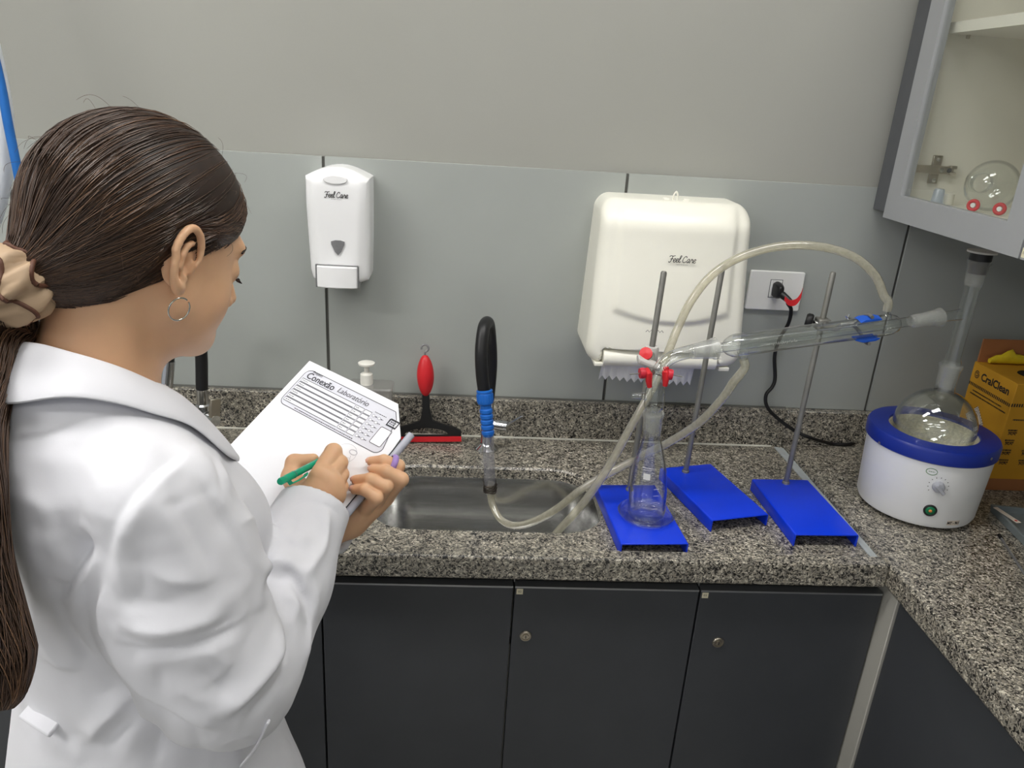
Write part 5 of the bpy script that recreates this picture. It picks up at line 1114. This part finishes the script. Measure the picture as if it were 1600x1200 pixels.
# ------------------------------------------------------------------ lab coat
ZT_ = [0.45, 0.60, 0.80, 0.92, 1.00, 1.08, 1.16, 1.22, 1.270, 1.305, 1.335, 1.365]
RX_ = [0.225, 0.215, 0.195, 0.165, 0.144, 0.142, 0.150, 0.158, 0.145, 0.115, 0.085, 0.05]; RY_ = [0.190, 0.180, 0.160, 0.134, 0.114, 0.112, 0.115, 0.114, 0.104, 0.088, 0.068, 0.045]; CY_ = [0.02, 0.02, 0.015, 0.01, 0.008, 0.006, 0.004, 0.000, -0.004, -0.008, -0.010, -0.014]
CUFF = unit(atp(512, 742, 0.05) - ER); CP = WR - CUFF * 0.005
CUFL = unit(WL - EL); CPL = WL + CUFL * (-0.012)
def f_torso(p):
    q = bl(p); z = q[:, 2]; rx, ry, cy = np.interp(z, ZT_, RX_), np.interp(z, ZT_, RY_), np.interp(z, ZT_, CY_); y = q[:, 1] - cy
    k = np.sqrt((q[:, 0] / rx) ** 2 + (y / ry) ** 2 + 1e-9); d = (k - 1) * np.minimum(rx, ry) * 0.9
    x = np.abs(q[:, 0]); d = smin(d, ell(np.stack([x, q[:, 1], z], 1), (0.065, 0.080, 1.165), (0.062, 0.055, 0.062)), 0.04)
    d = smin(d, chain(p, [bw(-0.118, -0.008, 1.268), bw(-0.07, -0.016, 1.300), bw(0, -0.022, 1.316), bw(0.07, -0.016, 1.300), bw(0.118, -0.008, 1.268)], [0.042, 0.043, 0.044, 0.043, 0.042]), 0.03)
    return np.maximum(d, np.maximum(0.47 - z, z - 1.375))
def f_sleeve_r(p):
    m0, m1 = atd(276, 872, 0.802), atd(292, 955, 0.822)
    d = chain(p, [SR + V(-0.006, 0.0, -0.006), m0, m1, ER + V(-0.006, -0.004, 0.018)], [0.059, 0.068, 0.071, 0.062], 0.03)
    d = smin(d, ell(p, atd(338, 1042, 0.835), (0.056, 0.054, 0.050)), 0.035)
    fa = chain(p, [ER + V(0.004, 0.004, 0.004), ER * 0.45 + WR * 0.55, CP], [0.060, 0.053, 0.043], 0.02)
    d = smin(d, fa, 0.008)
    d = smax(d, (p - CP) @ CUFF, 0.002)
    return smax(d, -cap(p, CP - CUFF * 0.05, CP + CUFF * 0.1, 0.034, 0.0405), 0.002)
def f_sleeve_l(p):
    d = chain(p, [SL, EL, CPL], [0.066, 0.058, 0.044], 0.03); d = smax(d, (p - CPL) @ CUFL, 0.002)
    return smax(d, -cap(p, CPL - CUFL * 0.05, CPL + CUFL * 0.1, 0.034, 0.0405), 0.002)
def f_coat0(p):
    d = smin(f_torso(p), f_sleeve_l(p), 0.03)
    d = smin(d, f_sleeve_r(p), 0.003 + 0.030 * np.clip((p[:, 2] - 1.225) / 0.05, 0, 1))
    return d
def f_coat(p):
    d = f_coat0(p)
    n = smin(cap(p, hw_((0, -0.030, -0.050)), NB + V(0, 0, 0.02), 0.056, 0.058), cap(p, NB + BF * 0.02 + V(0, 0, 0.03), bw(0, 0.11, 1.23), 0.056, 0.012), 0.03)
    d = smax(d, -n, 0.004)
    return d
cv, cf = surfnet(f_coat, bw(0, 0, 0.44) - V(0.42, 0.42, 0), bw(0, 0, 1.40) + V(0.42, 0.42, 0), 0.0030)
cv = relax(cv, cf, 2); cn = vnormals(cv, cf)
#  creases: pixel paths laid on the cloth, amplitude (m, + ridge, - valley), half width (m)
CREASES = [
 ([(292, 705), (244, 742), (200, 792), (176, 850), (168, 900)], -0.0022, 0.004), ([(302, 712), (256, 750), (214, 802), (192, 865)], 0.0020, 0.007),
 ([(176, 985), (230, 1008), (290, 1000), (345, 978), (385, 955)], -0.0065, 0.009), ([(180, 968), (235, 990), (300, 980), (360, 955)], 0.0045, 0.010), ([(200, 1030), (260, 1032), (330, 1015), (390, 990)], 0.004, 0.012),
 ([(245, 795), (275, 783), (300, 772)], -0.003, 0.005), ([(200, 800), (190, 870), (196, 940)], 0.0035, 0.010), ([(215, 850), (225, 910), (205, 960)], -0.003, 0.008),
 ([(300, 740), (345, 800), (385, 870), (408, 940)], -0.003, 0.012), ([(330, 760), (372, 830), (400, 890)], 0.003, 0.010),
 ([(255, 1030), (250, 1070), (262, 1100)], -0.003, 0.008), ([(340, 1125), (390, 1080), (425, 1035), (440, 1000)], 0.0055, 0.012), ([(372, 1135), (420, 1090), (450, 1040)], -0.0045, 0.010), ([(300, 1040), (340, 1070), (350, 1110)], -0.003, 0.010),
 ([(404, 896), (430, 878), (452, 880), (468, 900)], 0.006, 0.009), ([(412, 915), (440, 902), (470, 922), (484, 960), (480, 1010)], -0.005, 0.008), ([(440, 970), (448, 1010), (438, 1040)], -0.006, 0.008), ([(425, 975), (430, 1010), (424, 1035)], 0.005, 0.008),
 ([(478, 905), (492, 940), (490, 1000), (472, 1050)], 0.005, 0.010), ([(512, 790), (508, 845), (490, 880), (466, 910)], 0.0055, 0.007), ([(436, 845), (455, 825), (470, 800)], -0.003, 0.010), ([(450, 905), (462, 950), (456, 985)], 0.004, 0.008),
 ([(130, 825), (134, 865), (112, 905), (94, 940)], -0.008, 0.010), ([(152, 850), (150, 880), (128, 920), (110, 960)], 0.005, 0.010), ([(100, 850), (112, 890), (88, 930)], 0.005, 0.012),
 ([(86, 890), (104, 960), (140, 1020), (190, 1070)], -0.0035, 0.010), ([(70, 870), (90, 960), (130, 1040)], 0.003, 0.014), ([(205, 1098), (165, 1130), (140, 1165)], 0.006, 0.009), ([(215, 1112), (180, 1145), (160, 1180)], -0.005, 0.008),
 ([(262, 1105), (254, 1150), (246, 1198)], -0.004, 0.008), ([(230, 1100), (205, 1150), (200, 1198)], 0.004, 0.012), ([(300, 1130), (310, 1165), (325, 1198)], -0.003, 0.010), ([(120, 1080), (170, 1085), (200, 1080)], -0.003, 0.010), ([(60, 820), (52, 900), (60, 1000)], 0.003, 0.015), ([(40, 1095), (80, 1140), (92, 1190)], 0.003, 0.010),
 ([(3, 690), (60, 680), (105, 662), (150, 640)], -0.0016, 0.003), ([(330, 705), (345, 740), (350, 790)], -0.003, 0.010), ([(160, 650), (210, 690), (260, 720)], 0.0025, 0.014), ([(370, 818), (385, 812), (398, 814)], 0.002, 0.004),
 ([(432, 812), (470, 786), (512, 792), (538, 815)], -0.0014, 0.0025),
 ([(225, 760), (262, 812), (300, 880), (330, 940)], 0.0028, 0.010), ([(262, 770), (300, 830), (336, 900)], -0.0022, 0.008), ([(210, 880), (260, 905), (320, 905)], 0.0022, 0.008), ([(180, 930), (240, 940), (300, 930)], -0.0020, 0.007), ([(250, 1065), (300, 1090), (345, 1100)], 0.0024, 0.009), ([(310, 1000), (350, 1035), (380, 1040)], 0.0026, 0.008),
 ([(20, 760), (60, 790), (95, 830)], 0.0022, 0.012), ([(30, 960), (70, 1000), (110, 1060)], 0.0024, 0.010), ([(40, 1140), (100, 1150), (150, 1145)], -0.0022, 0.010), ([(110, 700), (150, 750), (170, 800)], 0.0022, 0.012), ([(450, 850), (480, 840), (500, 850)], 0.0024, 0.006), ([(430, 920), (460, 940), (478, 975)], 0.0030, 0.007), ([(330, 1165), (380, 1150), (420, 1150)], 0.0026, 0.010), ([(430, 1110), (450, 1150), (460, 1195)], -0.0025, 0.008)]
disp = np.zeros(len(cv))
for pts, amp, w in CREASES:
    P3 = [q for q in (march(px, py, f_coat0) for px, py in pts) if q is not None]
    if len(P3) < 2: continue
    P3 = np.array(P3); near = np.linalg.norm(cv - P3.mean(0), axis=1) < np.linalg.norm(P3 - P3.mean(0), axis=1).max() + 4 * w
    I = np.nonzero(near)[0]; path = smooth_path(P3, 4); d = seg_dist(cv[I], path)
    ends = np.minimum(np.linalg.norm(cv[I] - path[0], axis=1), np.linalg.norm(cv[I] - path[-1], axis=1)); disp[I] += amp * 1.15 * np.exp(-((d / w) ** 2 + 0.01) ** 0.68) * np.clip(ends / 0.02, 0.15, 1)
STEPS = [([(166, 905), (152, 950), (158, 1000), (180, 1048), (228, 1092), (290, 1124), (352, 1146)], 0.0050, 0.013),   # overlapping folds: the left side of the path lies over the right side
 ([(172, 1002), (235, 1014), (300, 1004), (352, 984), (390, 962)], 0.0042, 0.020), ([(292, 705), (240, 745), (195, 800), (172, 855), (164, 900)], 0.0022, 0.014), ([(132, 822), (138, 862), (116, 905), (92, 945)], 0.0036, 0.016),
 ([(404, 908), (432, 888), (462, 898), (486, 945)], 0.0036, 0.014), ([(424, 972), (434, 1010), (428, 1042)], 0.0034, 0.012), ([(136, 1172), (165, 1130), (206, 1096), (242, 1086)], 0.0038, 0.016), ([(2, 692), (60, 681), (110, 661), (152, 640)], 0.0011, 0.020),
 ([(340, 1130), (392, 1085), (428, 1040), (446, 1000)], 0.0036, 0.016), ([(246, 800), (276, 786), (302, 770)], 0.0018, 0.010), ([(232, 905), (290, 918), (345, 905)], 0.0018, 0.014), ([(84, 885), (104, 958), (142, 1022), (194, 1074)], 0.0024, 0.016), ([(440, 830), (462, 850), (490, 852)], 0.0022, 0.010), ([(262, 1100), (254, 1150), (248, 1198)], 0.0026, 0.012), ([(60, 1010), (95, 1040), (150, 1050)], 0.0020, 0.014), ([(300, 1085), (345, 1060), (370, 1020)], 0.0020, 0.012), ([(300, 730), (340, 790), (372, 850)], 0.0018, 0.016)]
for pts, amp, w in STEPS:
    P3 = [q for q in (march(px, py, f_coat0) for px, py in pts) if q is not None]
    if len(P3) < 2: continue
    path = smooth_path(np.array(P3), 5); c_ = path.mean(0); I = np.nonzero(np.linalg.norm(cv - c_, axis=1) < np.linalg.norm(path - c_, axis=1).max() + 3.5 * w)[0]; pv = cv[I]
    j = np.argmin(((pv[:, None] - path[None]) ** 2).sum(2), 1); T = np.gradient(path, axis=0)[j]; T /= np.linalg.norm(T, axis=1)[:, None]; o = pv - path[j]
    vw = pv - CAM; vw /= np.linalg.norm(vw, axis=1)[:, None]; sd = -(np.cross(T, o) * vw).sum(1); d = np.linalg.norm(o, axis=1)
    ends = np.minimum(np.linalg.norm(pv - path[0], axis=1), np.linalg.norm(pv - path[-1], axis=1)); facing = np.clip(-(cn[I] * vw).sum(1) * 4 + 0.4, 0, 1)
    disp[I] += amp * np.tanh(sd / 0.0022) * np.exp(-(d / w) ** 1.3) * np.clip(ends / 0.025, 0.0, 1) * facing
rng = np.random.RandomState(3); nz = np.zeros(len(cv))
for k in range(26):
    kv = rng.randn(3); kv = kv / np.linalg.norm(kv) * rng.uniform(18, 70); nz += np.sin(cv @ kv + rng.uniform(0, 6.28) + 1.2 * np.sin(cv @ rng.randn(3) * 16)) * (18 / np.linalg.norm(kv))
disp += 0.0007 * nz
cv2 = cv + cn * disp[:, None]; cv2 = relax(cv2, cf, 1, 0.25)
np_mesh('lab_coat', cv2, cf, 'coat_white', person)
#  collar: a folded band lying round the neck down to the lapels (right side traced, left side mirrored)
def lay(pxs, lift):
    out = []
    for px, py in pxs:
        q = march(px, py, f_coat0)
        if q is None: continue
        g = np.array([(f_coat0((q + e)[None]) - f_coat0((q - e)[None]))[0] for e in np.eye(3) * 0.002]); out.append(q + unit(g) * lift)
    return out
IN = [bw(*q) for q in ((0.0, -0.052, 1.386), (0.030, -0.044, 1.389), (0.055, -0.023, 1.381), (0.064, 0.003, 1.366), (0.064, 0.027, 1.348), (0.056, 0.049, 1.313), (0.046, 0.086, 1.258), (0.034, 0.116, 1.220))]
OUT = [bw(*q) for q in ((0.0, -0.092, 1.338), (0.045, -0.080, 1.347), (0.085, -0.052, 1.358), (0.102, -0.021, 1.350), (0.102, 0.007, 1.325), (0.096, 0.033, 1.294), (0.084, 0.063, 1.257), (0.052, 0.114, 1.222))]
def above(P, g=0.007):
    out = []
    for q in P:
        q = np.array(q)
        for _ in range(6):
            d = float(f_coat0(q[None])[0])
            if d >= g: break
            gr = np.array([(f_coat0((q + e)[None]) - f_coat0((q - e)[None]))[0] for e in np.eye(3) * 0.002]); q = q + unit(gr) * (g - d)
        out.append(q)
    return out
IN, OUT = above(IN, 0.004), above(OUT, 0.005)
def mirror(P): return [bw(-((q - BO) @ BRt), (q - BO) @ BF, q[2]) for q in P]
for nm, I_, O_ in (('collar', IN, OUT), ('collar', mirror(IN), mirror(OUT))):
    a = smooth_path(I_, 6); b = smooth_path(O_, 6); n_ = min(len(a), len(b)); m = MB(); rows = []
    for i in range(n_):
        ii = a[int(i * (len(a) - 1) / (n_ - 1))]; oo = b[int(i * (len(b) - 1) / (n_ - 1))]; t = oo - ii; nv = unit(np.cross(t, (a[min(int(i * (len(a) - 1) / (n_ - 1)) + 1, len(a) - 1)] - a[max(int(i * (len(a) - 1) / (n_ - 1)) - 1, 0)]) + 1e-9)); nv = nv if nv.dot(ii - bw(0, 0, 1.2)) > 0 else -nv
        mid = [(0.10, -0.022), (0.0, -0.006), (-0.02, 0.0), (0.06, 0.004), (0.25, 0.005), (0.55, 0.005), (0.80, 0.003), (1.0, 0.0), (1.0, -0.0025), (0.8, -0.001), (0.4, 0.001), (0.2, -0.004)]
        rows.append([ii + t * s + nv * h for s, h in mid])
    m.loft(rows); co_ = m.build(nm, 'coat_white', person, smooth=75); co_.modifiers.new('s', 'SUBSURF').render_levels = 1
#  half belt at the back and the front seam
def strip(pxs, w, lift, name, m_='coat_white'):
    P = lay(pxs, lift)
    if len(P) < 2: return
    P = smooth_path(P, 5); mb = MB(); rows = []
    for i in range(len(P)):
        T = unit(P[min(i + 1, len(P) - 1)] - P[max(i - 1, 0)]); nn = unit(P[i] - CAM); s_ = unit(np.cross(T, nn)) * w / 2; n2 = unit(np.cross(s_, T)); n2 = n2 if n2.dot(CAM - P[i]) > 0 else -n2
        rows.append([P[i] + s_, P[i] - s_, P[i] - s_ - n2 * 0.006, P[i] + s_ - n2 * 0.006])
    mb.loft(rows); return mb.build(name, m_, person, bevel=0.002)
strip([(12, 1084), (45, 1102), (70, 1118), (92, 1132)], 0.020, 0.0035, 'half_belt')
strip([(416, 1128), (398, 1165), (372, 1199)], 0.003, 0.0022, 'front_seam')
#  trousers and shoes
def f_tr(p):
    d = None
    for sx in (-1, 1):
        e = chain(p, [bw(0.085 * sx, 0, 0.80), bw(0.088 * sx, 0.012, 0.48), bw(0.09 * sx, -0.01, 0.075)], [0.085, 0.070, 0.058], 0.03); d = e if d is None else smin(d, e, 0.02)
    return np.maximum(d, 0.055 - p[:, 2])
v, f = surfnet(f_tr, bw(0, 0, 0.03) - V(0.25, 0.25, 0), bw(0, 0, 0.92) + V(0.25, 0.25, 0), 0.008); np_mesh('trousers', relax(v, f, 2), f, 'trouser', person)
for sx in (-1, 1):
    fn_ = lambda p, sx=sx: np.maximum(smin(cap(p, bw(0.09 * sx, -0.045, 0.042), bw(0.095 * sx, 0.125, 0.032), 0.040, 0.036), cap(p, bw(0.09 * sx, -0.02, 0.05), bw(0.09 * sx, -0.015, 0.085), 0.040, 0.036), 0.03), 0.0005 - p[:, 2])
    v, f = surfnet(fn_, bw(0.09 * sx, 0.04, -0.02) - V(0.2, 0.2, 0), bw(0.09 * sx, 0.04, 0.15) + V(0.2, 0.2, 0), 0.006); v = relax(v, f, 2); v[:, 2] = np.maximum(v[:, 2], 0.001); np_mesh('shoe', v, f, 'shoe', person)

# ------------------------------------------------------------------ hair
TIE = np.array([0.0, -0.112, -0.054])
def hairline(y): return np.interp(y, [-0.15, -0.11, -0.07, -0.050, -0.036, -0.028, 0.006, 0.016, 0.030, 0.060, 0.080, 0.092, 0.105], [-0.105, -0.092, -0.076, -0.058, -0.015, 0.024, 0.030, 0.004, 0.012, 0.030, 0.046, 0.062, 0.085])
def f_hair_shape(q):
    return f_hair_full(q) + 0.0075 * (1 - np.clip((q[:, 2] - hairline(q[:, 1])) / 0.030, 0, 1)) ** 2
def f_hair_full(q):
    x = np.abs(q[:, 0]); s = np.stack([x, q[:, 1], q[:, 2]], 1)
    d = ell(s, (0, -0.007, 0.037), (0.0825, 0.104, 0.094))
    d = smin(d, ell(s, (0, -0.038, 0.012), (0.074, 0.071, 0.082)), 0.03)
    d = smin(d, cap(s, (0, -0.058, -0.022), TIE, 0.052, 0.019), 0.032)
    return d
def f_hair(p):
    q = hl(p); d = f_hair_shape(q); cut = (hairline(q[:, 1]) - q[:, 2]) * 0.75
    return smax(d, cut, 0.010)
v, f = surfnet(f_hair, HO - 0.19, HO + 0.19, 0.0028); v = relax(v, f, 2)
hair = np_mesh('hair', v, f, 'hair_base', person)
def hair_mat():
    m = bpy.data.materials.new('hair_strand'); m.use_nodes = True; MATS['hair_strand'] = m; nt = m.node_tree; b = nt.nodes['Principled BSDF']
    at_n = nt.nodes.new('ShaderNodeAttribute'); at_n.attribute_name = 'tone'; rp = nt.nodes.new('ShaderNodeValToRGB')
    rp.color_ramp.elements[0].color = srgb(46, 32, 25); rp.color_ramp.elements[1].color = srgb(126, 94, 69); e = rp.color_ramp.elements.new(0.6); e.color = srgb(82, 60, 46)
    nt.links.new(at_n.outputs['Fac'], rp.inputs[0]); nt.links.new(rp.outputs[0], b.inputs['Base Color']); b.inputs['Roughness'].default_value = 0.42; b.inputs['Specular IOR Level'].default_value = 0.6
hair_mat()
def strands(paths, rad, name, parent, seg=3):
    """paths: (n, k, 3) world; thin tubes"""
    P = np.asarray(paths); n, k, _ = P.shape; T = np.gradient(P, axis=1); T /= np.linalg.norm(T, axis=2)[..., None] + 1e-12
    h = np.array([0.31, 0.52, 0.79]); u = np.cross(T, h); u /= np.linalg.norm(u, axis=2)[..., None] + 1e-12; w = np.cross(T, u)
    tp = np.minimum(1.0, np.minimum(np.arange(k) + 0.35, (k - 1 - np.arange(k)) + 0.6) / 1.5)[None, :, None]
    rings = np.stack([P + rad * tp * (u * math.cos(2 * math.pi * j / seg) + w * math.sin(2 * math.pi * j / seg)) for j in range(seg)], 2)
    base = (np.arange(n)[:, None] * k + np.arange(k - 1)[None]) * seg; fs = []
    for j in range(seg): jn = (j + 1) % seg; fs.append(np.stack([base + j, base + jn, base + seg + jn, base + seg + j], -1).reshape(-1, 4))
    o = np_mesh(name, rings.reshape(-1, 3), np.concatenate(fs), 'hair_strand', parent)
    tone = np.repeat(np.random.RandomState(5).beta(2, 2.4, n), k * seg).astype(np.float32); a = o.data.attributes.new('tone', 'FLOAT', 'POINT'); a.data.foreach_set('value', tone); o['kind'] = 'stuff'; return o
rng = np.random.RandomState(11); CEN = np.array([0, -0.030, 0.020]); N_ = 5200; K_ = 15
def surf_r(dirs):
    lo_, hi_ = np.full(len(dirs), 0.02), np.full(len(dirs), 0.20)
    for _ in range(26):
        m = (lo_ + hi_) / 2; s = f_hair_shape(CEN + dirs * m[:, None]) < 0; lo_ = np.where(s, m, lo_); hi_ = np.where(s, hi_, m)
    return lo_
#  roots: on the hairline and scattered over the scalp
dirs = rng.randn(N_ * 8, 3); dirs /= np.linalg.norm(dirs, axis=1)[:, None]; r0 = surf_r(dirs); pos = CEN + dirs * r0[:, None]
hlz = hairline(pos[:, 1]); ok = (pos[:, 2] > hlz + 0.001) & (pos[:, 1] > -0.10); front = ok & (pos[:, 2] < hlz + 0.03)
fr2 = np.nonzero(ok & (pos[:, 1] > 0.03) & (pos[:, 2] < hlz + 0.045))[0]; sel = np.concatenate([np.nonzero(front)[0][:1900], fr2[:1900], np.nonzero(ok)[0]])[:N_]; s0 = dirs[sel]; e0_ = unit(TIE - CEN)
ang = np.arccos(np.clip(s0 @ e0_, -1, 1)); t = np.linspace(0, 1, K_)[None, :, None]; A_ = ang[:, None, None]; jit = rng.randn(len(s0), 1, 3) * 0.045
D_ = (np.sin((1 - t) * A_) * s0[:, None] + np.sin(t * A_) * e0_[None, None]) / np.sin(A_) + jit * (np.sin(np.pi * t) * 0.6 + t * 0.8)
D_ /= np.linalg.norm(D_, axis=2)[..., None]; rr = surf_r(D_.reshape(-1, 3)).reshape(len(s0), K_)
lift = rng.uniform(-0.0012, 0.0016, (len(s0), 1)) * np.ones((1, K_)) + 0.0007 * np.sin(np.linspace(0, 6, K_)[None] * rng.uniform(0.5, 1.5, (len(s0), 1)) + rng.uniform(0, 6, (len(s0), 1)))
Q = CEN + D_ * (rr + lift)[..., None]
for _ in range(3):
    need = np.maximum(0, hairline(Q[..., 1]) + 0.0035 - Q[..., 2]); need[:, -2:] = 0; nd2 = need.copy()
    for _k in range(3): nd2[:, 1:-1] = np.maximum(need[:, 1:-1], (nd2[:, :-2] + nd2[:, 1:-1] + nd2[:, 2:]) / 3)
    Q[..., 2] += nd2; D_ = Q - CEN; D_ /= np.linalg.norm(D_, axis=2)[..., None]; rr = surf_r(D_.reshape(-1, 3)).reshape(len(s0), K_); Q = CEN + D_ * (rr + lift)[..., None]
for _ in range(4):
    Q[:, 1:-1] = 0.25 * Q[:, :-2] + 0.5 * Q[:, 1:-1] + 0.25 * Q[:, 2:]; D_ = Q - CEN; D_ /= np.linalg.norm(D_, axis=2)[..., None]; rr = surf_r(D_.reshape(-1, 3)).reshape(len(s0), K_); Q = CEN + D_ * (rr + lift)[..., None]
strands(np.array([hw_(q) for q in Q]), 0.00052, 'hair_strands', hair)
#  flyaway hairs
dd = rng.randn(400, 3); dd /= np.linalg.norm(dd, axis=1)[:, None]; p0_ = CEN + dd * surf_r(dd)[:, None]; k_ = (p0_[:, 2] > hairline(p0_[:, 1]) + 0.01); p0_, dd = p0_[k_][:70], dd[k_][:70]
fly = []
for a, d in zip(p0_, dd):
    tg = TIE - a + rng.randn(3) * 0.05; tg -= d * tg.dot(d); tg /= np.linalg.norm(tg); L_ = rng.uniform(0.015, 0.045); tt = np.linspace(0, 1, K_)[:, None]; fly.append(hw_(a - d * 0.002 + tg * L_ * tt + d * (0.012 * rng.uniform(0.2, 1.0) * np.sin(np.pi * tt * rng.uniform(0.5, 1.0))))) 
strands(np.array(fly), 0.00016, 'flyaway_hairs', hair)
#  ponytail down the back
TW = hw_(TIE); pt_px = [(0, 500), (-32, 570), (-56, 650), (-64, 760), (-52, 870), (-26, 960), (-4, 1030), (4, 1080), (2, 1108)]
pc = [TW, TW + unit(TW - HO) * 0.02]
for (px, py) in pt_px: pc.append(atd(px, py, np.interp(py, [490, 560, 760, 1112], [0.835, 0.815, 0.775, 0.80])))
PC = smooth_path(pc, 5); n_ = len(PC); wid = np.interp(np.linspace(0, 1, n_), [0, 0.08, 0.2, 0.5, 0.8, 1.0], [0.016, 0.020, 0.027, 0.030, 0.026, 0.008])
m = MB(); m.tube(PC, wid * 0.9, 14); pony = m.build('ponytail', 'hair_base', person, smooth=60)
paths = []; T = np.gradient(PC, axis=0); T /= np.linalg.norm(T, axis=1)[:, None]; U = np.cross(T, V(0.3, 1, 0.1)); U /= np.linalg.norm(U, axis=1)[:, None]; W_ = np.cross(T, U)
for k in range(900):
    a = rng.uniform(0, 6.28); r = rng.uniform(0.82, 1.14); w1 = rng.uniform(-0.6, 0.6); ph = rng.uniform(0, 6.28); q = a + w1 * np.linspace(0, 1, n_) + 0.25 * np.sin(np.linspace(0, 9, n_) + ph)
    paths.append(PC + (U * np.cos(q)[:, None] + W_ * np.sin(q)[:, None]) * (wid * r)[:, None])
strands(np.array(paths), 0.00055, 'hair_strands', pony)
#  scrunchie
sc_ax = unit(PC[6] - PC[0]); SCc = TW + sc_ax * 0.006; u, v_, w = frame(sc_ax); m = MB(); rows = []
for i in range(72):
    a = 2 * math.pi * i / 72; R = 0.0235 + 0.0026 * math.sin(6 * a) + 0.0016 * math.sin(13 * a + 1); tw_ = 0.35 * math.sin(4 * a + 1); c = SCc + (u * math.cos(a) + v_ * math.sin(a)) * R; er = u * math.cos(a) + v_ * math.sin(a)
    rows.append([c + (er * math.cos(b + tw_) * (0.0125 + 0.0030 * math.sin(2 * b + 9 * a) + 0.0016 * math.sin(17 * a + 3 * b)) + w * math.sin(b + tw_) * (0.023 + 0.0035 * math.sin(2 * b + 5 * a))) for b in np.linspace(0, 2 * math.pi, 28, endpoint=False)])
rows.append(rows[0]); m.loft(rows, False, False); so = m.build('scrunchie', 'scrunchie', person, smooth=70)
m = MB(); m.tube([rows[i][1] for i in range(72)] + [rows[0][1]], 0.0019, 8, cap=False); m.build('scrunchie_edge', 'scrunchie_edge', so, smooth=60)
m = MB(); m.tube([rows[i][23] for i in range(72)] + [rows[0][23]], 0.0022, 8, cap=False); m.build('scrunchie_edge', 'scrunchie_edge', so, smooth=60)
#  small things on the face and hands
for sx in (1, -1):
    m = MB(); P = [hw_((sx * a, b, c)) for a, b, c in ((0.014, 0.0985, 0.022), (0.026, 0.0965, 0.027), (0.040, 0.0885, 0.0265), (0.050, 0.078, 0.020))]; m.tube(smooth_path(P, 5), list(np.interp(np.linspace(0, 1, 16), [0, 0.3, 1], [0.0022, 0.0032, 0.0010])), 8); m.build('eyebrow', 'brow', person, smooth=60)
    m = MB(); P = [hw_((sx * a, b, c)) for a, b, c in ((0.021, 0.0905, -0.006), (0.032, 0.0925, -0.008), (0.042, 0.0880, -0.008), (0.049, 0.081, -0.007))]; m.tube(smooth_path(P, 5), 0.0012, 6)
    for k in range(9):
        q = smooth_path(P, 5)[4 + k]; m.tube([q, q + hw_((sx * 0.002, 0.0035, -0.003)) - HO], [0.0005, 0.0002], 4)
    m.build('eyelashes', 'brow', person)
    c = hw_((sx * 0.0815, -0.008, -0.047)); a1, a2 = HF, HU
    m = MB(); m.tube([c + a1 * 0.0110 * math.cos(t) + a2 * 0.0110 * math.sin(t) + HRt * sx * 0.002 * math.sin(t) for t in np.linspace(1.1, 1.1 + 6.0, 40)], 0.0008, 8); m.build('earring', 'silver', person, smooth=60)
rc = L_I[1] * 0.62 + L_I[2] * 0.38; m = MB(); rx_ = unit(L_I[2] - L_I[1])
m.lathe([(0.0104, -0.0040), (0.0122, -0.0030), (0.0126, 0.0), (0.0122, 0.0030), (0.0104, 0.0040)], rc, rx_, 28); m.build('finger_ring', 'ring_purple', person, smooth=60)
for ch in (L_I, L_M, L_R, L_P):
    tdir = unit(ch[3] - ch[2]); nn = unit(PN - tdir * PN.dot(tdir)); sd2 = np.cross(tdir, nn); o = ch[3] + nn * 0.0066 + tdir * 0.0022; m = MB(); rr_ = []
    for i in range(6):
        s = i / 5; ww = 0.0046 * math.sqrt(max(1 - (2 * s - 1) ** 4, 0.05)); rr_.append([o + tdir * (0.010 * (s - 0.5)) + sd2 * (ww * k) + nn * (-0.0022 * k * k - 0.0012 * (2 * s - 1) ** 2) for k in (-1, -0.5, 0, 0.5, 1)])
    m.loft(rr_, False, False, closed=False); no = m.build('fingernail', 'nail', person, smooth=60); no.modifiers.new('t', 'SOLIDIFY').thickness = 0.0006
